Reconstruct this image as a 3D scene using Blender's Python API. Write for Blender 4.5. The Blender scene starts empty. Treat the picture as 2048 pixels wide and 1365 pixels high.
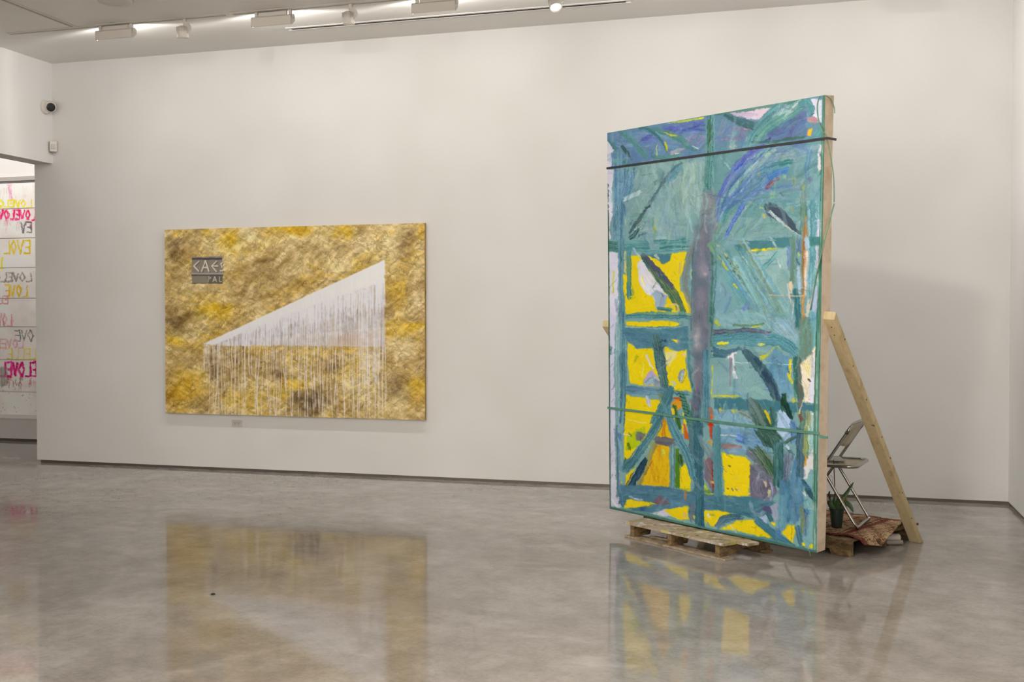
import bpy, math, random
import numpy as np
from mathutils import Vector

random.seed(7)
RNG = np.random.default_rng(11)
SC = bpy.context.scene
COL = SC.collection

# ------------------------------------------------------------------ camera
F_PX, CX, CY, EYE = 2167.0, 1024.0, 682.5, 1.6
PITCH = math.atan((CY - 638) / F_PX)
YAW = math.atan((1655 - 1024) / F_PX * math.cos(PITCH))
cam_data = bpy.data.cameras.new('gallery_camera')
cam_data.sensor_width = 36.0
cam_data.lens = F_PX / 2048 * 36.0
cam = bpy.data.objects.new('gallery_camera', cam_data)
cam.location = (0, 0, EYE)
cam.rotation_euler = (math.pi / 2 - PITCH, 0, YAW)
COL.objects.link(cam)
SC.camera = cam

# ------------------------------------------------------------------ world, exposure
world = bpy.data.worlds.new('dim_surround')
SC.world = world
world.use_nodes = True
world.node_tree.nodes['Background'].inputs[0].default_value = (0.5, 0.48, 0.46, 1)
world.node_tree.nodes['Background'].inputs[1].default_value = 0.05
vs = SC.view_settings
vs.view_transform = 'Standard'
vs.look = 'None'
vs.exposure = 0.08
vs.gamma = 1.0
vs.use_curve_mapping = False

SC.cycles.max_bounces = 4
SC.cycles.diffuse_bounces = 3
SC.cycles.glossy_bounces = 3
SC.cycles.transmission_bounces = 3
SC.cycles.adaptive_threshold = 0.06

WARM = (1.0, 0.948, 0.882)
COOL = (1.0, 0.975, 0.935)
WASH_W = 3.2         # wall washer, spill beside the housing
WASH_LOW_W = 4.3    # wall washer, shaped beam down the wall
SPOT_W = 10.0        # spot heads over the golden painting
PICT_W = 150.0       # added spot heads above the frame, for the standing painting
FILL_W = 325.0      # added fill lamps behind the viewer, out of view
SIDE_FILL_W = 150.0  # added fill lamp towards the right wall, out of view
FAR_W = 14.0


def lamp(kind, loc, aim, watts, color=WARM, **kw):
    d = bpy.data.lights.new('lamp_light', kind)
    d.energy = watts
    d.color = color
    for k, v in kw.items():
        setattr(d, k, v)
    o = bpy.data.objects.new('lamp_light', d)
    o.location = loc
    o.rotation_euler = (Vector(aim) - Vector(loc)).to_track_quat('-Z', 'Y').to_euler()
    COL.objects.link(o)
    return o


def wash_profile(o):
    """photometric web of a wall washer: the beam grows towards the foot of the wall and is cut off behind"""
    d = o.data
    d.use_nodes = True
    nt = d.node_tree
    em = nt.nodes['Emission']
    tc = nt.nodes.new('ShaderNodeTexCoord')
    sp = nt.nodes.new('ShaderNodeSeparateXYZ')
    nt.links.new(tc.outputs['Normal'], sp.inputs[0])

    def mt(op, *ins):
        n = nt.nodes.new('ShaderNodeMath')
        n.operation = op
        for k, v in enumerate(ins):
            if isinstance(v, (int, float)):
                n.inputs[k].default_value = v
            else:
                nt.links.new(v, n.inputs[k])
        return n.outputs[0]

    def step(x, lo, hi, a, b):
        n = nt.nodes.new('ShaderNodeMapRange')
        n.interpolation_type = 'SMOOTHSTEP'
        nt.links.new(x, n.inputs['Value'])
        for k, v in (('From Min', lo), ('From Max', hi), ('To Min', a), ('To Max', b)):
            n.inputs[k].default_value = v
        return n.outputs[0]
    vy = sp.outputs['Y']
    up = step(sp.outputs['Z'], .0, .35, 1, .8)
    grow = mt('POWER', mt('MAXIMUM', vy, .28), -2.0)
    ramp = mt('ADD', step(vy, -.275, -.245, 0, .60), step(vy, .10, .30, 0, .40))
    nt.links.new(mt('MULTIPLY', mt('MULTIPLY', grow, ramp), up), em.inputs['Strength'])


# ------------------------------------------------------------------ pixel <-> place (used to read sizes off the photo)
FW = np.array([-math.sin(YAW) * math.cos(PITCH), math.cos(YAW) * math.cos(PITCH), -math.sin(PITCH)])
RT = np.array([math.cos(YAW), math.sin(YAW), 0.0])
UP = np.cross(RT, FW)
CAM = np.array([0, 0, EYE])


def proj(P):
    d = np.asarray(P, float) - CAM
    z = d @ FW
    return np.array([CX + F_PX * (d @ RT) / z, CY - F_PX * (d @ UP) / z])


# ------------------------------------------------------------------ helpers: materials
def s2l(c):
    c = np.asarray(c, float) / 255.0
    return np.where(c <= 0.04045, c / 12.92, ((c + 0.055) / 1.055) ** 2.4)


def rgba(c, g=1.0):
    v = np.clip(s2l(c) * g, 0, 0.95)
    return (float(v[0]), float(v[1]), float(v[2]), 1.0)


def new_mat(name, color=(180, 180, 180), rough=0.5, metal=0.0, spec=0.5, g=1.0):
    m = bpy.data.materials.new(name)
    m.use_nodes = True
    b = m.node_tree.nodes['Principled BSDF']
    b.inputs['Base Color'].default_value = rgba(color, g)
    b.inputs['Roughness'].default_value = rough
    b.inputs['Metallic'].default_value = metal
    b.inputs['Specular IOR Level'].default_value = spec
    return m


def N(m, t, **kw):
    n = m.node_tree.nodes.new(t)
    for k, v in kw.items():
        if k.startswith('i_'):
            n.inputs[k[2:].replace('_', ' ')].default_value = v
        else:
            setattr(n, k, v)
    return n


def L(m, a, b):
    m.node_tree.links.new(a, b)


def bsdf(m):
    return m.node_tree.nodes['Principled BSDF']


def mottled(name, cols, scale=4.0, rough=0.6, stretch=(1, 1, 1), bump=0.0, detail=6.0, spec=0.5, metal=0.0, pos=None, bscale=None):
    """noise driven colour ramp in object space"""
    m = new_mat(name, cols[0], rough, metal, spec)
    tc = N(m, 'ShaderNodeTexCoord')
    mp = N(m, 'ShaderNodeMapping')
    mp.inputs['Scale'].default_value = stretch
    L(m, tc.outputs['Object'], mp.inputs['Vector'])
    nz = N(m, 'ShaderNodeTexNoise')
    nz.inputs['Scale'].default_value = scale
    nz.inputs['Detail'].default_value = detail
    nz.inputs['Roughness'].default_value = 0.6
    L(m, mp.outputs['Vector'], nz.inputs['Vector'])
    rp = N(m, 'ShaderNodeValToRGB')
    el = rp.color_ramp.elements
    pos = pos or [0.3 + 0.4 * i / (len(cols) - 1) for i in range(len(cols))]
    while len(el) < len(cols):
        el.new(0.5)
    for e, p, c in zip(el, pos, cols):
        e.position = p
        e.color = rgba(c)
    L(m, nz.outputs['Fac'], rp.inputs['Fac'])
    L(m, rp.outputs['Color'], bsdf(m).inputs['Base Color'])
    if bump:
        bn = N(m, 'ShaderNodeBump')
        bn.inputs['Strength'].default_value = bump
        bn.inputs['Distance'].default_value = 0.01
        if bscale:
            n2 = N(m, 'ShaderNodeTexNoise')
            n2.inputs['Scale'].default_value = bscale
            n2.inputs['Detail'].default_value = 4
            L(m, tc.outputs['Object'], n2.inputs['Vector'])
            L(m, n2.outputs['Fac'], bn.inputs['Height'])
        else:
            L(m, nz.outputs['Fac'], bn.inputs['Height'])
        L(m, bn.outputs['Normal'], bsdf(m).inputs['Normal'])
    return m


def paint_mat(name, rough=0.5, bump=0.15, bscale=260.0, spec=0.35):
    """pigment colour stored on the canvas, fine canvas grain as relief"""
    m = new_mat(name, (200, 200, 200), rough, 0, spec)
    at = N(m, 'ShaderNodeAttribute', attribute_name='pigment')
    L(m, at.outputs['Color'], bsdf(m).inputs['Base Color'])
    tc = N(m, 'ShaderNodeTexCoord')
    nz = N(m, 'ShaderNodeTexNoise')
    nz.inputs['Scale'].default_value = bscale
    nz.inputs['Detail'].default_value = 1
    L(m, tc.outputs['Object'], nz.inputs['Vector'])
    bn = N(m, 'ShaderNodeBump')
    bn.inputs['Strength'].default_value = bump
    bn.inputs['Distance'].default_value = 0.002
    L(m, nz.outputs['Fac'], bn.inputs['Height'])
    L(m, bn.outputs['Normal'], bsdf(m).inputs['Normal'])
    return m


# ------------------------------------------------------------------ helpers: meshes
class MB:
    def __init__(self):
        self.v, self.f = [], []

    def add(self, vs_, fs_):
        o = len(self.v)
        self.v += [tuple(float(c) for c in p) for p in vs_]
        self.f += [tuple(i + o for i in f) for f in fs_]
        return self

    def box(self, c, sx, sy, sz, ax=None):
        """box centred at c with full sizes along axes ax (3 unit vectors)"""
        c = np.asarray(c, float)
        A = np.eye(3) if ax is None else np.asarray(ax, float)
        pts = []
        for k in (-.5, .5):
            for j in (-.5, .5):
                for i in (-.5, .5):
                    pts.append(c + A[0] * i * sx + A[1] * j * sy + A[2] * k * sz)
        fs = [(0, 2, 3, 1), (4, 5, 7, 6), (0, 1, 5, 4), (2, 6, 7, 3), (0, 4, 6, 2), (1, 3, 7, 5)]
        if np.dot(np.cross(A[0], A[1]), A[2]) < 0:
            fs = [f[::-1] for f in fs]
        return self.add(pts, fs)

    def prism(self, poly, vec):
        """closed planar polygon (3d points) swept along vec"""
        n = len(poly)
        P = [np.asarray(p, float) for p in poly]
        Q = [p + np.asarray(vec, float) for p in P]
        fs = [tuple(range(n))[::-1], tuple(range(n, 2 * n))]
        for i in range(n):
            j = (i + 1) % n
            fs.append((i, j, n + j, n + i))
        return self.add(P + Q, fs)

    def tube(self, pts, r, n=10, smooth=0, closed=False):
        P = [np.asarray(p, float) for p in pts]
        if smooth:
            P = catmull(P, smooth, closed)
        m = len(P)
        rr = r if hasattr(r, '__len__') else None
        rings, prev = [], None
        for i in range(m):
            if closed:
                t = P[(i + 1) % m] - P[i - 1]
            else:
                t = P[min(i + 1, m - 1)] - P[max(i - 1, 0)]
            t = t / (np.linalg.norm(t) + 1e-12)
            if prev is None:
                a = np.array([0, 0, 1.0]) if abs(t[2]) < .9 else np.array([1.0, 0, 0])
            else:
                a = prev
            a = a - t * (a @ t)
            a /= np.linalg.norm(a)
            b = np.cross(t, a)
            prev = a
            rad = np.interp(i / (m - 1), np.linspace(0, 1, len(rr)), rr) if rr is not None else r
            rings.append([P[i] + rad * (a * math.cos(q) + b * math.sin(q)) for q in np.linspace(0, 2 * math.pi, n, endpoint=False)])
        vs_ = [p for rg in rings for p in rg]
        fs = []
        for i in range(m if closed else m - 1):
            k = (i + 1) % m
            for j in range(n):
                l = (j + 1) % n
                fs.append((i * n + j, i * n + l, k * n + l, k * n + j))
        if not closed:
            fs.append(tuple(range(n))[::-1])
            fs.append(tuple((m - 1) * n + j for j in range(n)))
        return self.add(vs_, fs)

    def lathe(self, c, prof, ax=None, n=28):
        """prof: list of (radius, height) along axis ax[2]"""
        A = np.eye(3) if ax is None else np.asarray(ax, float)
        c = np.asarray(c, float)
        vs_, fs = [], []
        for (r, h) in prof:
            for q in np.linspace(0, 2 * math.pi, n, endpoint=False):
                vs_.append(c + A[0] * r * math.cos(q) + A[1] * r * math.sin(q) + A[2] * h)
        for i in range(len(prof) - 1):
            for j in range(n):
                l = (j + 1) % n
                fs.append((i * n + j, i * n + l, (i + 1) * n + l, (i + 1) * n + j))
        fs.append(tuple(range(n))[::-1])
        fs.append(tuple((len(prof) - 1) * n + j for j in range(n)))
        return self.add(vs_, fs)

    def build(self, name, mat, parent=None, smooth=False, bevel=0.0):
        off = base_of(parent) if parent is not None else np.zeros(3)
        me = bpy.data.meshes.new(name)
        me.from_pydata([tuple(np.array(p) - off) for p in self.v], [], self.f)
        me.validate()
        me.materials.append(mat)
        if smooth:
            me.polygons.foreach_set('use_smooth', [True] * len(me.polygons))
        o = bpy.data.objects.new(name, me)
        COL.objects.link(o)
        if parent is not None:
            o.parent = parent
        if bevel:
            b = o.modifiers.new('soft_edge', 'BEVEL')
            b.width = bevel
            b.segments = 2
            b.limit_method = 'ANGLE'
            b.angle_limit = math.radians(40)
        return o


def base_of(o):
    p = np.zeros(3)
    while o is not None:
        p = p + np.array(o.location)
        o = o.parent
    return p


def catmull(P, k, closed=False):
    P = [np.asarray(p, float) for p in P]
    n = len(P)
    if n < 3:
        return [P[0] + (P[-1] - P[0]) * t for t in np.linspace(0, 1, k + 1)]
    out = []
    for i in range(n if closed else n - 1):
        if closed:
            a, b, c, d = P[i - 1], P[i], P[(i + 1) % n], P[(i + 2) % n]
        else:
            a, b, c, d = P[max(i - 1, 0)], P[i], P[i + 1], P[min(i + 2, n - 1)]
        for t in np.linspace(0, 1, k, endpoint=False):
            out.append(.5 * (2 * b + (c - a) * t + (2 * a - 5 * b + 4 * c - d) * t ** 2 + (3 * b - a - 3 * c + d) * t ** 3))
    if not closed:
        out.append(P[-1])
    return out


def empty(name, loc, label, cat, group=None):
    o = bpy.data.objects.new(name, None)
    o.location = loc
    o.empty_display_size = 0.1
    COL.objects.link(o)
    tag(o, label, cat, group)
    return o


def tag(o, label, cat, group=None):
    o['label'] = label
    o['category'] = cat
    if group:
        o['group'] = group
    return o


def struct(o):
    o['kind'] = 'structure'
    return o


def box_obj(name, x0, x1, y0, y1, z0, z1, mat, parent=None, bevel=0.0):
    return MB().box(((x0 + x1) / 2, (y0 + y1) / 2, (z0 + z1) / 2), x1 - x0, y1 - y0, z1 - z0).build(name, mat, parent, bevel=bevel)


# ------------------------------------------------------------------ materials
M_WALL = mottled('white_wall_paint', [(224, 222, 219), (230, 229, 227)], scale=1.2, rough=0.85, spec=0.2, detail=1.0)
M_CEIL = mottled('white_ceiling_paint', [(240, 237, 232), (245, 242, 238)], scale=1.0, rough=0.9, spec=0.15, detail=1.0)
M_METAL_BASE = new_mat('grey_reveal_metal', (112, 104, 96), 0.45, 0.3)
M_DARK = new_mat('dark_gap', (22, 20, 18), 0.8)
M_WHITE = new_mat('white_enamel', (214, 208, 200), 0.45)
M_WHITE_RAIL = new_mat('white_rail', (226, 222, 218), 0.5)
M_GREYRAIL = new_mat('grey_rail', (176, 170, 164), 0.55)
M_BLACK = new_mat('black_plastic', (16, 17, 20), 0.25)
M_CHROME = new_mat('chrome', (168, 165, 160), 0.16, 1.0)
M_RAWCANVAS = mottled('raw_canvas', [(205, 184, 158), (218, 200, 176), (192, 168, 142)], scale=7, rough=0.85, bump=0.2, bscale=300)


def floor_mat():
    m = new_mat('polished_concrete', (150, 140, 128), 0.1, 0, 0.5)
    b = bsdf(m)
    b.inputs['IOR'].default_value = 1.47
    tc = N(m, 'ShaderNodeTexCoord')

    def noise(scale, detail, rough, stretch=(1, 1, 1), dist=0.0):
        mp = N(m, 'ShaderNodeMapping')
        mp.inputs['Scale'].default_value = stretch
        mp.inputs['Rotation'].default_value = (0, 0, 0.35)
        L(m, tc.outputs['Object'], mp.inputs['Vector'])
        n = N(m, 'ShaderNodeTexNoise')
        n.inputs['Scale'].default_value = scale
        n.inputs['Detail'].default_value = detail
        n.inputs['Roughness'].default_value = rough
        n.inputs['Distortion'].default_value = dist
        L(m, mp.outputs['Vector'], n.inputs['Vector'])
        return n

    def ramp(src, cols, pos):
        r = N(m, 'ShaderNodeValToRGB')
        while len(r.color_ramp.elements) < len(cols):
            r.color_ramp.elements.new(0.5)
        for e, c, p in zip(r.color_ramp.elements, cols, pos):
            e.position = p
            e.color = rgba(c) if len(c) == 3 else c
        L(m, src, r.inputs['Fac'])
        return r

    def mix(a, bb, fac, mode='MIX'):
        x = N(m, 'ShaderNodeMix', data_type='RGBA', blend_type=mode)
        if isinstance(fac, float):
            x.inputs[0].default_value = fac
        else:
            L(m, fac, x.inputs[0])
        L(m, a, x.inputs[6])
        L(m, bb, x.inputs[7])
        return x.outputs[2]

    n1 = noise(0.9, 5, 0.62, (1, 1.0, 1), 0.6)
    base = ramp(n1.outputs['Fac'], FLOOR_COLS, [0.30, 0.46, 0.56, 0.70])
    n2 = noise(4.6, 7, 0.72, (1.0, 1.0, 1), 0.0)
    mot = ramp(n2.outputs['Fac'], [(176, 172, 166), (255, 255, 255)], [0.34, 0.62])
    c = mix(base.outputs['Color'], mot.outputs['Color'], 0.55, 'MULTIPLY')
    n3 = noise(38, 3, 0.75)
    grain = ramp(n3.outputs['Fac'], [(205, 202, 198), (255, 255, 255)], [0.30, 0.55])
    c = mix(c, grain.outputs['Color'], 0.45, 'MULTIPLY')
    # pale trowel clouds
    n4 = noise(1.5, 4, 0.6, (0.9, 1.3, 1), 0.8)
    cl = ramp(n4.outputs['Fac'], [(0, 0, 0, 1), (1, 1, 1, 1)], [0.56, 0.76])
    pale = N(m, 'ShaderNodeRGB')
    pale.outputs[0].default_value = rgba((204, 198, 191))
    mm = N(m, 'ShaderNodeMath', operation='MULTIPLY')
    mm.inputs[1].default_value = 0.42
    L(m, cl.outputs['Color'], mm.inputs[0])
    c = mix(c, pale.outputs[0], mm.outputs[0])
    # hairline cracks
    v = N(m, 'ShaderNodeTexVoronoi', feature='DISTANCE_TO_EDGE')
    v.inputs['Scale'].default_value = 0.42
    nz = noise(3.0, 2, 0.6)
    ad = N(m, 'ShaderNodeVectorMath', operation='MULTIPLY_ADD')
    ad.inputs[1].default_value = (0.25, 0.25, 0)
    L(m, nz.outputs['Color'], ad.inputs[0])
    L(m, tc.outputs['Object'], ad.inputs[2])
    L(m, ad.outputs[0], v.inputs['Vector'])
    cr = ramp(v.outputs['Distance'], [(150, 142, 134), (255, 255, 255)], [0.0, 0.004])
    c = mix(c, cr.outputs['Color'], 0.14, 'MULTIPLY')
    L(m, c, b.inputs['Base Color'])
    rr = N(m, 'ShaderNodeMapRange')
    rr.inputs['To Min'].default_value = 0.02
    rr.inputs['To Max'].default_value = 0.12
    L(m, n2.outputs['Fac'], rr.inputs['Value'])
    L(m, rr.outputs[0], b.inputs['Roughness'])
    n5 = noise(3.5, 1, 0.5)
    bn = N(m, 'ShaderNodeBump')
    bn.inputs['Strength'].default_value = 0.03
    bn.inputs['Distance'].default_value = 0.02
    L(m, n5.outputs['Fac'], bn.inputs['Height'])
    L(m, bn.outputs['Normal'], b.inputs['Normal'])
    return m


FLOOR_COLS = [(151, 143, 136), (165, 158, 151), (174, 168, 162), (186, 181, 176)]
M_FLOOR = floor_mat()

# ------------------------------------------------------------------ room shell
YB, XR, XL, ZC, YF = 10.10, 1.50, -8.22, 4.41, -5.0
XE = -8.46            # far side of the left wall / free end of the back wall
REV = 0.028           # shadow gap at the foot of the walls

struct(box_obj('floor', -15.0, 2.2, -5.4, 14.0, -0.2, 0.0, M_FLOOR))
struct(box_obj('ceiling', -15.0, 2.2, -5.4, 14.0, ZC, ZC + 0.2, M_CEIL))
struct(box_obj('wall_back', XE, XR + 0.3, YB, YB + 0.25, REV, ZC, M_WALL))
struct(box_obj('wall_right', XR, XR + 0.3, YF, YB, REV, ZC, M_WALL))
struct(box_obj('wall_front', -15.0, XR + 0.3, YF - 0.3, YF, 0.0, ZC, M_WALL))
# left wall: a long pier towards the camera and a header over the wide opening
box_z = 3.312
wl = MB().box(((XL + XE) / 2, (YF + 3.2) / 2, ZC / 2), XL - XE, 3.2 - YF, ZC)
wl.box(((XL + XE) / 2, (3.2 + YB + .05) / 2, (box_z + ZC) / 2), XL - XE, YB + .05 - 3.2, ZC - box_z)
struct(wl.build('wall_left', M_WALL))
struct(box_obj('baseboard_back', XE + 0.04, XR + 0.02, YB + 0.012, YB + 0.2, 0.0, REV, M_METAL_BASE))
struct(box_obj('baseboard_right', XR + 0.012, XR + 0.25, YF, YB + 0.012, 0.0, REV, M_METAL_BASE))
# the room beyond the opening
YFAR = 11.75
struct(box_obj('wall_far', -15.0, XE, YFAR, YFAR + 0.3, 0.035, ZC, M_WALL))
struct(box_obj('baseboard_far', -15.0, XE, YFAR + 0.015, YFAR + 0.25, 0.0, 0.035, M_METAL_BASE))
struct(box_obj('wall_side', XE, XE + 0.25, YB + 0.25, YFAR, 0.0, ZC, M_WALL))
struct(box_obj('wall_outer', -15.3, -15.0, YF, 14.0, 0.0, ZC, M_WALL))

# ------------------------------------------------------------------ ceiling: tracks, slot, fixtures
YT = 8.93


def make_track(label, x0, x1, y0, y1):
    t = empty('light_track', ((x0 + x1) / 2, (y0 + y1) / 2, ZC), label, 'light track')
    w = 0.052
    along_x = abs(x1 - x0) > abs(y1 - y0)
    if along_x:
        box_obj('rail', x0, x1, y0 - w, y0 - 0.008, ZC - 0.006, ZC - 0.0005, M_WHITE, t)
        box_obj('rail', x0, x1, y0 + 0.008, y0 + w * .5, ZC - 0.006, ZC - 0.0005, M_WHITE, t)
        box_obj('channel', x0, x1, y0 - 0.008, y0 + 0.008, ZC - 0.003, ZC - 0.0005, M_DARK, t)
    else:
        box_obj('rail', x0 - w * .5, x0 - 0.008, y0, y1, ZC - 0.006, ZC - 0.0005, M_WHITE, t)
        box_obj('rail', x0 + 0.008, x0 + w, y0, y1, ZC - 0.006, ZC - 0.0005, M_WHITE, t)
        box_obj('channel', x0 - 0.008, x0 + 0.008, y0, y1, ZC - 0.003, ZC - 0.0005, M_DARK, t)
    return t


make_track('white recessed track on the ceiling carrying the leftmost lamps', -7.76, -5.36, YT, YT)
make_track('white recessed track on the ceiling ending near the black air slot', -5.28, 1.2, YT, YT)
make_track('white recessed track running from the long tracks towards the viewer', -6.98, -6.98, 2.0, YT - 0.06)

d = empty('air_diffuser', (-3.36, 9.54, ZC), 'long black linear air slot in the white ceiling', 'air vent')
box_obj('slot', -5.0, -1.73, 9.510, 9.562, ZC - 0.004, ZC - 0.0005, M_DARK, d)
box_obj('flange', -5.04, -1.69, 9.482, 9.510, ZC - 0.008, ZC - 0.0005, M_WHITE_RAIL, d)
box_obj('flange', -5.04, -1.69, 9.562, 9.576, ZC - 0.008, ZC - 0.0005, M_WHITE_RAIL, d)


def emit_mat(name, col, strength):
    m = new_mat(name, (255, 255, 255))
    b = bsdf(m)
    b.inputs['Emission Color'].default_value = (*col, 1)
    b.inputs['Emission Strength'].default_value = strength
    return m


M_LENS = emit_mat('lit_lens', (1.0, 0.93, 0.85), 14.0)
M_TUBE = emit_mat('lit_washer_lens', (1.0, 0.93, 0.86), 6.0)


def make_washer(xc, label, boost=1.0):
    """box shaped wall washer: open towards the wall, back to the viewer"""
    W2, yb, z1, z0 = 0.195, YT - 0.035, ZC - 0.052, ZC - 0.140
    t = empty('wall_washer', (xc, YT, ZC), label, 'ceiling light', 'wall washers on the track')
    # shell profile in Y,Z: back, bottom lip, sloped front edge, top
    prof = [(yb + .012, z1), (yb, z1 - .012), (yb, z0), (yb + .018, z0), (yb + .018, z1 - .016), (yb + .075, z1 - .016), (yb + .075, z1)]
    hs = MB().prism([(xc - W2, y, z) for y, z in prof], (2 * W2, 0, 0)).build('housing', M_WHITE, t)
    end = [(yb + .012, z1), (yb, z1 - .012), (yb, z0), (yb + .03, z0), (yb + .085, z0 + .045), (yb + .085, z1 - .004), (yb + .075, z1)]
    for s in (-1, 1):
        x = xc + s * W2
        MB().prism([(x, y, z) for y, z in end], (s * .006, 0, 0)).build('end_cap', M_WHITE, hs)
    for x in (xc - W2 + .035, xc + W2 - .015):
        box_obj('stem', x - .014, x + .014, YT - .015, YT + .015, z1 - .002, ZC - .004, M_WHITE, t, bevel=.003)
    box_obj('driver_box', xc - W2 + .062, xc + W2 - .048, YT - .016, YT + .02, z1 + .002, ZC - .014, M_WHITE, t, bevel=.003)
    box_obj('hinge_knob', xc + W2 + .006, xc + W2 + .024, YT - .012, YT + .012, z1 - .03, z1 + .004, M_WHITE, t, bevel=.004)
    box_obj('lens', xc - W2 + .01, xc + W2 - .01, yb + .019, yb + .024, z0 + .030, z1 - .02, M_TUBE, hs)
    # its light: a wide spill and a long throw to the foot of the wall
    lamp('AREA', (xc, yb + .032, (z0 + z1) / 2 + .008), (xc, YB, 1.2), WASH_W * boost, COOL, shape='RECTANGLE', size=.36, size_y=.03)
    w = lamp('POINT', (xc, yb + .050, z0 + .035), (xc, YB, 0.55), WASH_LOW_W * boost, COOL, shadow_soft_size=.03)
    w.rotation_euler = (0, 0, 0)
    wash_profile(w)
    return t


def make_spot(xc, y, aim, label, watts, lit_face=True, size=60, group='spot heads on the track', zdrop=0.125):
    t = empty('spot_head', (xc, y, ZC), label, 'ceiling light', group)
    c = np.array([xc - .02, y, ZC - zdrop])
    ax2 = np.asarray(aim, float) - c
    ax2 /= np.linalg.norm(ax2)
    a0 = np.cross(ax2, [0, 0, 1.0])
    a0 /= np.linalg.norm(a0)
    A = np.array([a0, np.cross(ax2, a0), ax2])
    box_obj('adapter', xc - .014, xc + .018, y - .015, y + .015, ZC - .05, ZC - .004, M_WHITE, t, bevel=.003)
    # curved arm beside the head
    side = np.array([1.0, 0, 0])
    arm = []
    for q in np.linspace(0.5 * math.pi, -0.35 * math.pi, 12):
        arm.append((c[0] + .016 + .070 * math.cos(q), y, ZC - .094 + .064 * math.sin(q)))
    inner = []
    for q in np.linspace(-0.35 * math.pi, 0.5 * math.pi, 12):
        inner.append((c[0] + .008 + .046 * math.cos(q), y, ZC - .100 + .030 * math.sin(q)))
    MB().prism([np.array(p) - (0, .011, 0) for p in arm + inner][::-1], (0, .022, 0)).build('arm', M_WHITE, t)
    hd = MB().lathe(c, [(.022, -.058), (.040, -.050), (.050, -.030), (.054, -.004), (.056, .046), (.053, .054), (.050, .054), (.044, .02), (.036, .004)], A, 28)
    hd = hd.build('head', M_WHITE, t, smooth=True)
    for k in range(22):       # cooling fins
        q = 2 * math.pi * k / 22
        rad = A[0] * math.cos(q) + A[1] * math.sin(q)
        tan = -A[0] * math.sin(q) + A[1] * math.cos(q)
        MB().box(c + rad * .048 - A[2] * .024, .018, .005, .042, [rad, tan, A[2]]).build('fin', M_WHITE, hd)
    MB().lathe(c, [(.037, .006), (.037, .0075)], A, 28).build('lens', M_LENS if lit_face else M_WHITE, hd)
    lamp('SPOT', c + A[2] * .062, aim, watts, spot_size=math.radians(size), spot_blend=0.85, shadow_soft_size=.035)
    return t


make_washer(-6.545, 'white box wall washer on the ceiling track, nearest the camera dome corner', .85)
make_washer(-4.875, 'white box wall washer on the track above the start of the black air slot')
make_washer(-3.305, 'white box wall washer cut by the top edge of the picture')
make_washer(-1.45, 'white box wall washer beyond the top edge, fourth from the left', 1.0)
make_washer(0.35, 'white box wall washer beyond the top edge, nearest the right wall', .95)

make_spot(-5.79, YT, (-5.95, YT + .55, 0.0), 'white ribbed spot head hanging between the two leftmost wall washers', SPOT_W)
make_spot(-4.10, YT, (-4.25, YT + .55, 0.0), 'white ribbed spot head in front of the black air slot', SPOT_W)
make_spot(-2.20, YT, (-1.2, 6.9, 0.4), 'white spot head with its round lens glowing towards the viewer', SPOT_W * .8, zdrop=.15)
# unseen heads added on the near track to light the standing painting and far walls
for k, (x, y, aim, w, sz) in enumerate([
        (-6.98, 4.2, (-1.0, 7.8, 1.9), 1.5, 46),
        (-6.98, 5.4, (-1.0, 7.6, 1.2), 1.0, 50),
        (-6.98, 2.6, (-4.5, YB, 1.7), 1.3, 60)]):
    make_spot(x, y, aim, 'added unseen white spot head on the track running towards the viewer, %s' % ['middle of its three', 'nearest the long tracks', 'nearest the viewer'][k],
              PICT_W * w, size=sz, group='added spot heads above the frame')
# added fill lamps, out of view, aimed at the walls for soft bounce light
for (x, y, aim) in [(-6.0, -1.5, (-6.0, YF, 1.8)), (-3.0, -1.5, (-3.0, YF, 1.8)), (0.0, -1.5, (0.0, YF, 1.8)), (-1.5, 3.0, (XR, 3.2, 1.6))]:
    lamp('AREA', (x, y, ZC - .12), aim, SIDE_FILL_W if y > 0 else FILL_W, shape='RECTANGLE', size=.6, size_y=.12)
# the room beyond
for x in (-11.4, -10.2, -9.2):
    lamp('AREA', (x, YFAR - 1.15, ZC - .1), (x, YFAR, 1.6), FAR_W, color=(1, .95, .9), shape='RECTANGLE', size=.5, size_y=.05)

# smoke detector disc on the ceiling
t = empty('smoke_detector', (-6.03, 8.22, ZC), 'round white disc on the ceiling cut by the top edge', 'detector')
MB().lathe((-6.03, 8.22, ZC), [(.15, -.0005), (.15, -.015), (.135, -.028), (.06, -.034)], [(1, 0, 0), (0, 1, 0), (0, 0, 1)], 40).build('cover', M_WHITE, t, smooth=True)
MB().lathe((-6.03, 8.22, ZC), [(.162, -.0003), (.162, -.004)], None, 40).build('base_ring', M_WHITE, t)

# ------------------------------------------------------------------ painter
def vnoise(h, w, ch, cw, rng=RNG):
    gh, gw = int(h / ch) + 3, int(w / cw) + 3
    g = rng.random((gh, gw))
    y = np.arange(h) / ch
    x = np.arange(w) / cw
    yi, xi = y.astype(int), x.astype(int)
    fy, fx = y - yi, x - xi
    fy = (fy * fy * (3 - 2 * fy))[:, None]
    fx = (fx * fx * (3 - 2 * fx))[None]
    a = g[np.ix_(yi, xi)]
    b = g[np.ix_(yi, xi + 1)]
    c = g[np.ix_(yi + 1, xi)]
    e = g[np.ix_(yi + 1, xi + 1)]
    return (a * (1 - fx) + b * fx) * (1 - fy) + (c * (1 - fx) + e * fx) * fy


def fbm(h, w, c, n=4, ay=1.0, ax=1.0):
    s, a, t = 0, 1.0, 0
    for i in range(n):
        s = s + a * vnoise(h, w, max(c * ay / 2 ** i, 1.0), max(c * ax / 2 ** i, 1.0))
        t += a
        a *= .55
    return s / t


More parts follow.
